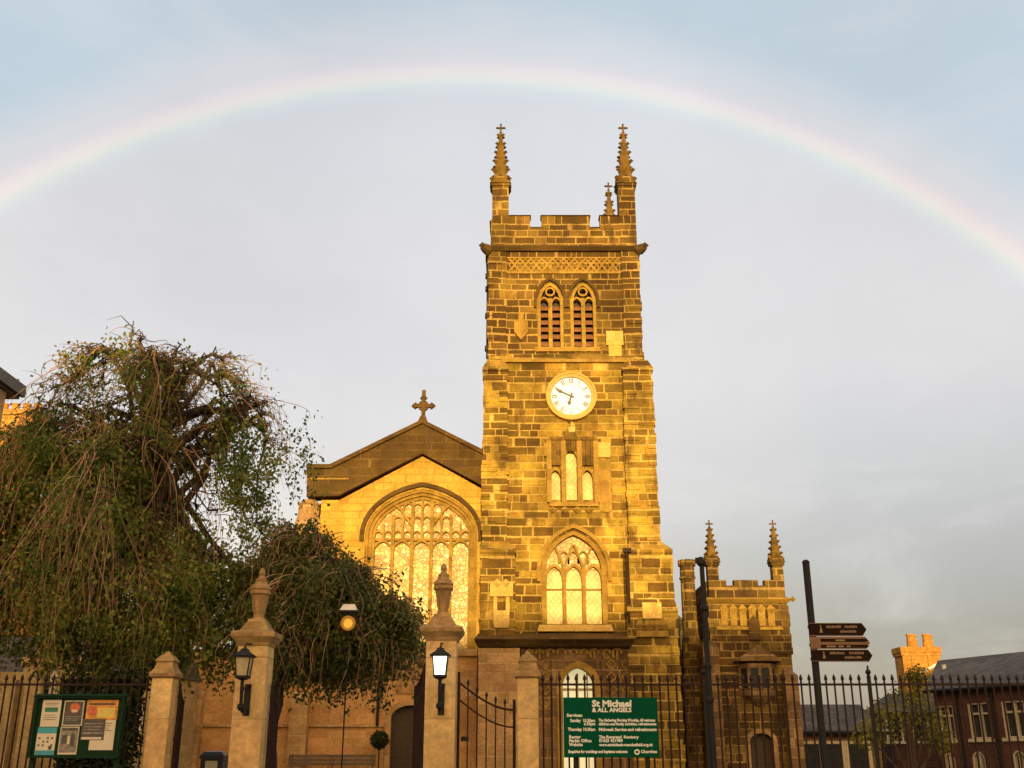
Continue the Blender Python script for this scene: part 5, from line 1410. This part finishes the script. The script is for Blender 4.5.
def slate_house():
    Y = 52.0
    x0, x1 = PX(802, 740, Y), PX(880, 740, Y); ze, zr = PZ(733, Y), PZ(708, Y + 4)
    b = thing('slate_house', 'low pale walled house with grey slate roof beyond the fingerpost', 'house', ((x0 + x1) / 2, Y + 3, -2.6))
    m = MB(); m.box(x0, x1, Y, Y + 7, -2.6, ze); m.face([(x0, Y, ze), (x0, Y + 7, ze), (x0, Y + 3.5, zr)]); m.face([(x1, Y, ze), (x1, Y + 7, ze), (x1, Y + 3.5, zr)]); m.build('wall', 'porch_stone', b)
    m = MB(); m.prism([(x0 - .3, Y - .35), (x1 + .3, Y - .35), (x1 + .3, Y + 7.3), (x0 - .3, Y + 7.3)], ze - .02, zr + .15, [(x0 - .3, Y + 3.4), (x1 + .3, Y + 3.4), (x1 + .3, Y + 3.6), (x0 - .3, Y + 3.6)]); m.build('roof', 'slate', b)
    m = MB(); m.tube([(x0 - .3, Y - .4, ze), (x1 + .3, Y - .4, ze)], .1, 6); m.build('gutter', 'iron', b)
    for px in (811, 832, 858):
        m = MB(); xx = PX(px, 750, Y); m.box(xx - .5, xx + .5, Y - .05, Y + .02, PZ(768, Y) - 1, PZ(744, Y)); w = m.build('window', 'dark_glass', b)
        m = MB(); m.box(xx - .62, xx - .45, Y - .1, Y, PZ(768, Y) - 1, PZ(744, Y)); m.box(xx + .45, xx + .62, Y - .1, Y, PZ(768, Y) - 1, PZ(744, Y)); m.box(xx - .62, xx + .62, Y - .11, Y, PZ(744, Y), PZ(741, Y)); m.build('frame', 'cream_paint', w)
slate_house()

def box_hedge(name, label, x0, x1, y0, y1, z1, count, seed):
    rnd = random.Random(seed); t = thing(name, label, 'hedge', ((x0 + x1) / 2, (y0 + y1) / 2, 0))
    m = MB()
    for k in range(int((x1 - x0) / .4)):
        x = x0 + .2 + k * .4; m.tube([(x, (y0 + y1) / 2, 0), (x + rnd.gauss(0, .05), (y0 + y1) / 2, z1 * .5), (x + rnd.gauss(0, .12), (y0 + y1) / 2, z1 * .9)], [.03, .02, .008], 5)
    m.build('stems', 'bark', t)
    m = MB()
    for q in range(count):
        x = rnd.uniform(x0, x1); top = z1 + .12 * math.sin(x * 5.1) + .08 * math.sin(x * 11.7)
        leaf_faces(m, (x, y0 + (y1 - y0) * rnd.random(), .3 + (top - .3) * rnd.random() ** .7), .12, rnd, .1)
    m.build('foliage', 'leaf_box', t)
hx0, hx1 = PX(60, 720, 19.8), PX(131, 720, 19.8)
box_hedge('hedge', 'dark clipped hedge behind the railing under the weeping tree', hx0, hx1, 19.6, 20.5, PZ(676, 19.8), 6500, 31)

Yb = 40.0
def lb(px, py, r): x, z = P(px, py, Yb); return (x, Yb, z, r, r * 1.0)
blob_tree('street_tree', 'yellow green leafy tree in front of the dark brick terrace', 'tree', (PX(908, 760, Yb), Yb), -2.2, [lb(905, 712, 1.0), lb(885, 722, .85), lb(925, 722, .8), lb(912, 690, .65), lb(918, 676, .42), lb(868, 735, .6), lb(938, 738, .6)], 'leaf_bush', .12, 2700, 8, .10)
def corner_house():
    # eave corner poking in at the left edge
    Y = 27.0
    xe, ze = P(21, 389, Y)
    b = thing('corner_house', 'tall house at the left edge with a dark overhanging eave', 'house', (xe - 4.5, Y - 4, 0))
    xw = PX(5, 400, Y - .6)
    m = MB(); m.box(xw - 8, xw, Y - 9, Y - .6, 0, ze - .25); m.build('wall', 'house_stone', b)
    m = MB(); m.box(xw - 8.6, xe, Y - 9.6, Y, ze - .30, ze - .002); m.build('eave', 'dark_wood', b)
    m = MB(); m.box(xe + .003, xe + .1, Y - 9.6, Y + .1, ze - .22, ze + .10); m.build('gutter', 'lead', b)
    m = MB(); m.prism([(xw - 8.6, Y - 9.6), (xe - .002, Y - 9.6), (xe - .002, Y + .1), (xw - 8.6, Y + .1)], ze, ze + 1.5, [(xw - 6, Y - 8), (xe - 4.5, Y - 8), (xe - 4.5, Y - 3), (xw - 6, Y - 3)]); m.build('roof', 'slate', b)
corner_house()

def back_house():
    # sunlit brick house whose chimney shows left of the tree
    Y = 44.0
    x1 = PX(30, 430, Y); zt = PZ(405, Y)
    b = thing('brick_house', 'sunlit orange brick house with chimney pots behind the weeping tree', 'house', (x1 - 5, Y + 4, 0))
    zw = PZ(540, Y)
    m = MB(); m.box(x1 - 11, x1 + 1, Y + 1.4, Y + 9, 0, zw); m.build('wall', 'orange_brick', b)
    m = MB(); m.prism([(x1 - 11.3, Y + 1.1), (x1 + 1.3, Y + 1.1), (x1 + 1.3, Y + 9.3), (x1 - 11.3, Y + 9.3)], zw, zw + 3, [(x1 - 11.3, Y + 5), (x1 + 1.3, Y + 5), (x1 + 1.3, Y + 5.3), (x1 - 11.3, Y + 5.3)]); m.build('roof', 'slate', b)
    m = MB(); m.box(x1 - 2.4, x1, Y + .2, Y + 1.39, 0, zt - .4); m.box(x1 - 2.5, x1 + .1, Y + .1, Y + 1.5, zt - .4, zt - .15); c = m.build('chimney', 'orange_brick', b)
    for i in range(5):
        xx = x1 - 2.2 + i * .5; m = MB(); m.lathe([(.2, zt - .15), (.17, zt), (.17, zt + .25), (.2, zt + .3)], 10, (xx, Y + .8, 0)); m.build('chimney_pot', 'orange_brick', c)
back_house()

def stone_house():
    Y = 40.0
    x0, x1 = PX(-60, 700, Y), PX(150, 700, Y); zt = PZ(672, Y)
    b = thing('stone_house', 'pale stone house with gabled dormer and white sash window behind the left railing', 'house', ((x0 + x1) / 2, Y + 4, 0))
    wx0, wx1 = PX(133.5, 720, Y), PX(143.5, 720, Y); wz0, wz1 = PZ(742, Y), PZ(703, Y)
    gx = PX(49, 680, Y); a = .35
    g1 = [(gx - .28, PZ(697, Y)), (gx + .28, PZ(697, Y)), (gx + .28, PZ(664, Y)), (gx - .28, PZ(664, Y))]
    m = MB(); m.slab([(x0, 0), (x1, 0), (x1, zt), (gx + 1.0, zt), (gx + 1.0, PZ(662, Y)), (gx, PZ(645, Y)), (gx - 1.0, PZ(662, Y)), (gx - 1.0, zt), (x0, zt)], Y, Y + .5, [[(wx0, wz0), (wx1, wz0), (wx1, wz1), (wx0, wz1)], g1])
    m.box(x1 - .5, x1, Y + .5, Y + 6, 0, zt); m.build('wall', 'house_stone', b)
    m = MB(); m.ribbon([(gx - 1.15, PZ(664, Y)), (gx, PZ(645, Y) + .12), (gx + 1.15, PZ(664, Y))], .22, Y - .15, Y + .5); m.box(gx - .9, gx + .9, Y - .1, Y + .01, PZ(663, Y), PZ(660, Y)); m.build('dormer_coping', 'house_stone', b)
    m = MB(); m.prism([(x0, Y + .4), (x1 + .1, Y + .4), (x1 + .1, Y + 6.2), (x0, Y + 6.2)], zt, zt + 1.6, [(x0, Y + 3), (x1 + .1, Y + 3), (x1 + .1, Y + 3.2), (x0, Y + 3.2)]); m.build('roof', 'slate', b)
    m = MB(); m.slab(g1, Y + .3, Y + .33); w = m.build('window', 'dark_glass', b); m = MB(); m.box(gx - .05, gx + .22, Y + .22, Y + .29, g1[0][1], g1[2][1] - .2); m.build('blind', 'white_paint', w)
    m = MB(); m.box(wx0, wx1, Y + .3, Y + .34, wz0, wz1); w = m.build('window', 'dark_glass', b)
    m = MB(); c = (wx0 + wx1) / 2
    for x in (wx0 + .05, c, wx1 - .05): m.box(x - .05, x + .05, Y + .18, Y + .3, wz0, wz1)
    for k in range(5): z = wz0 + (wz1 - wz0) * k / 4; m.box(wx0, wx1, Y + .19, Y + .295, z - .045, z + .045)
    m.build('frame', 'white_paint', w)
    for px in (2, 28):
        m = MB(); x = PX(px, 720, Y - .3); m.box(x - .3, x + .3, Y - .3, Y, 0, PZ(680, Y)); m.build('pilaster', 'house_stone', b)
stone_house()
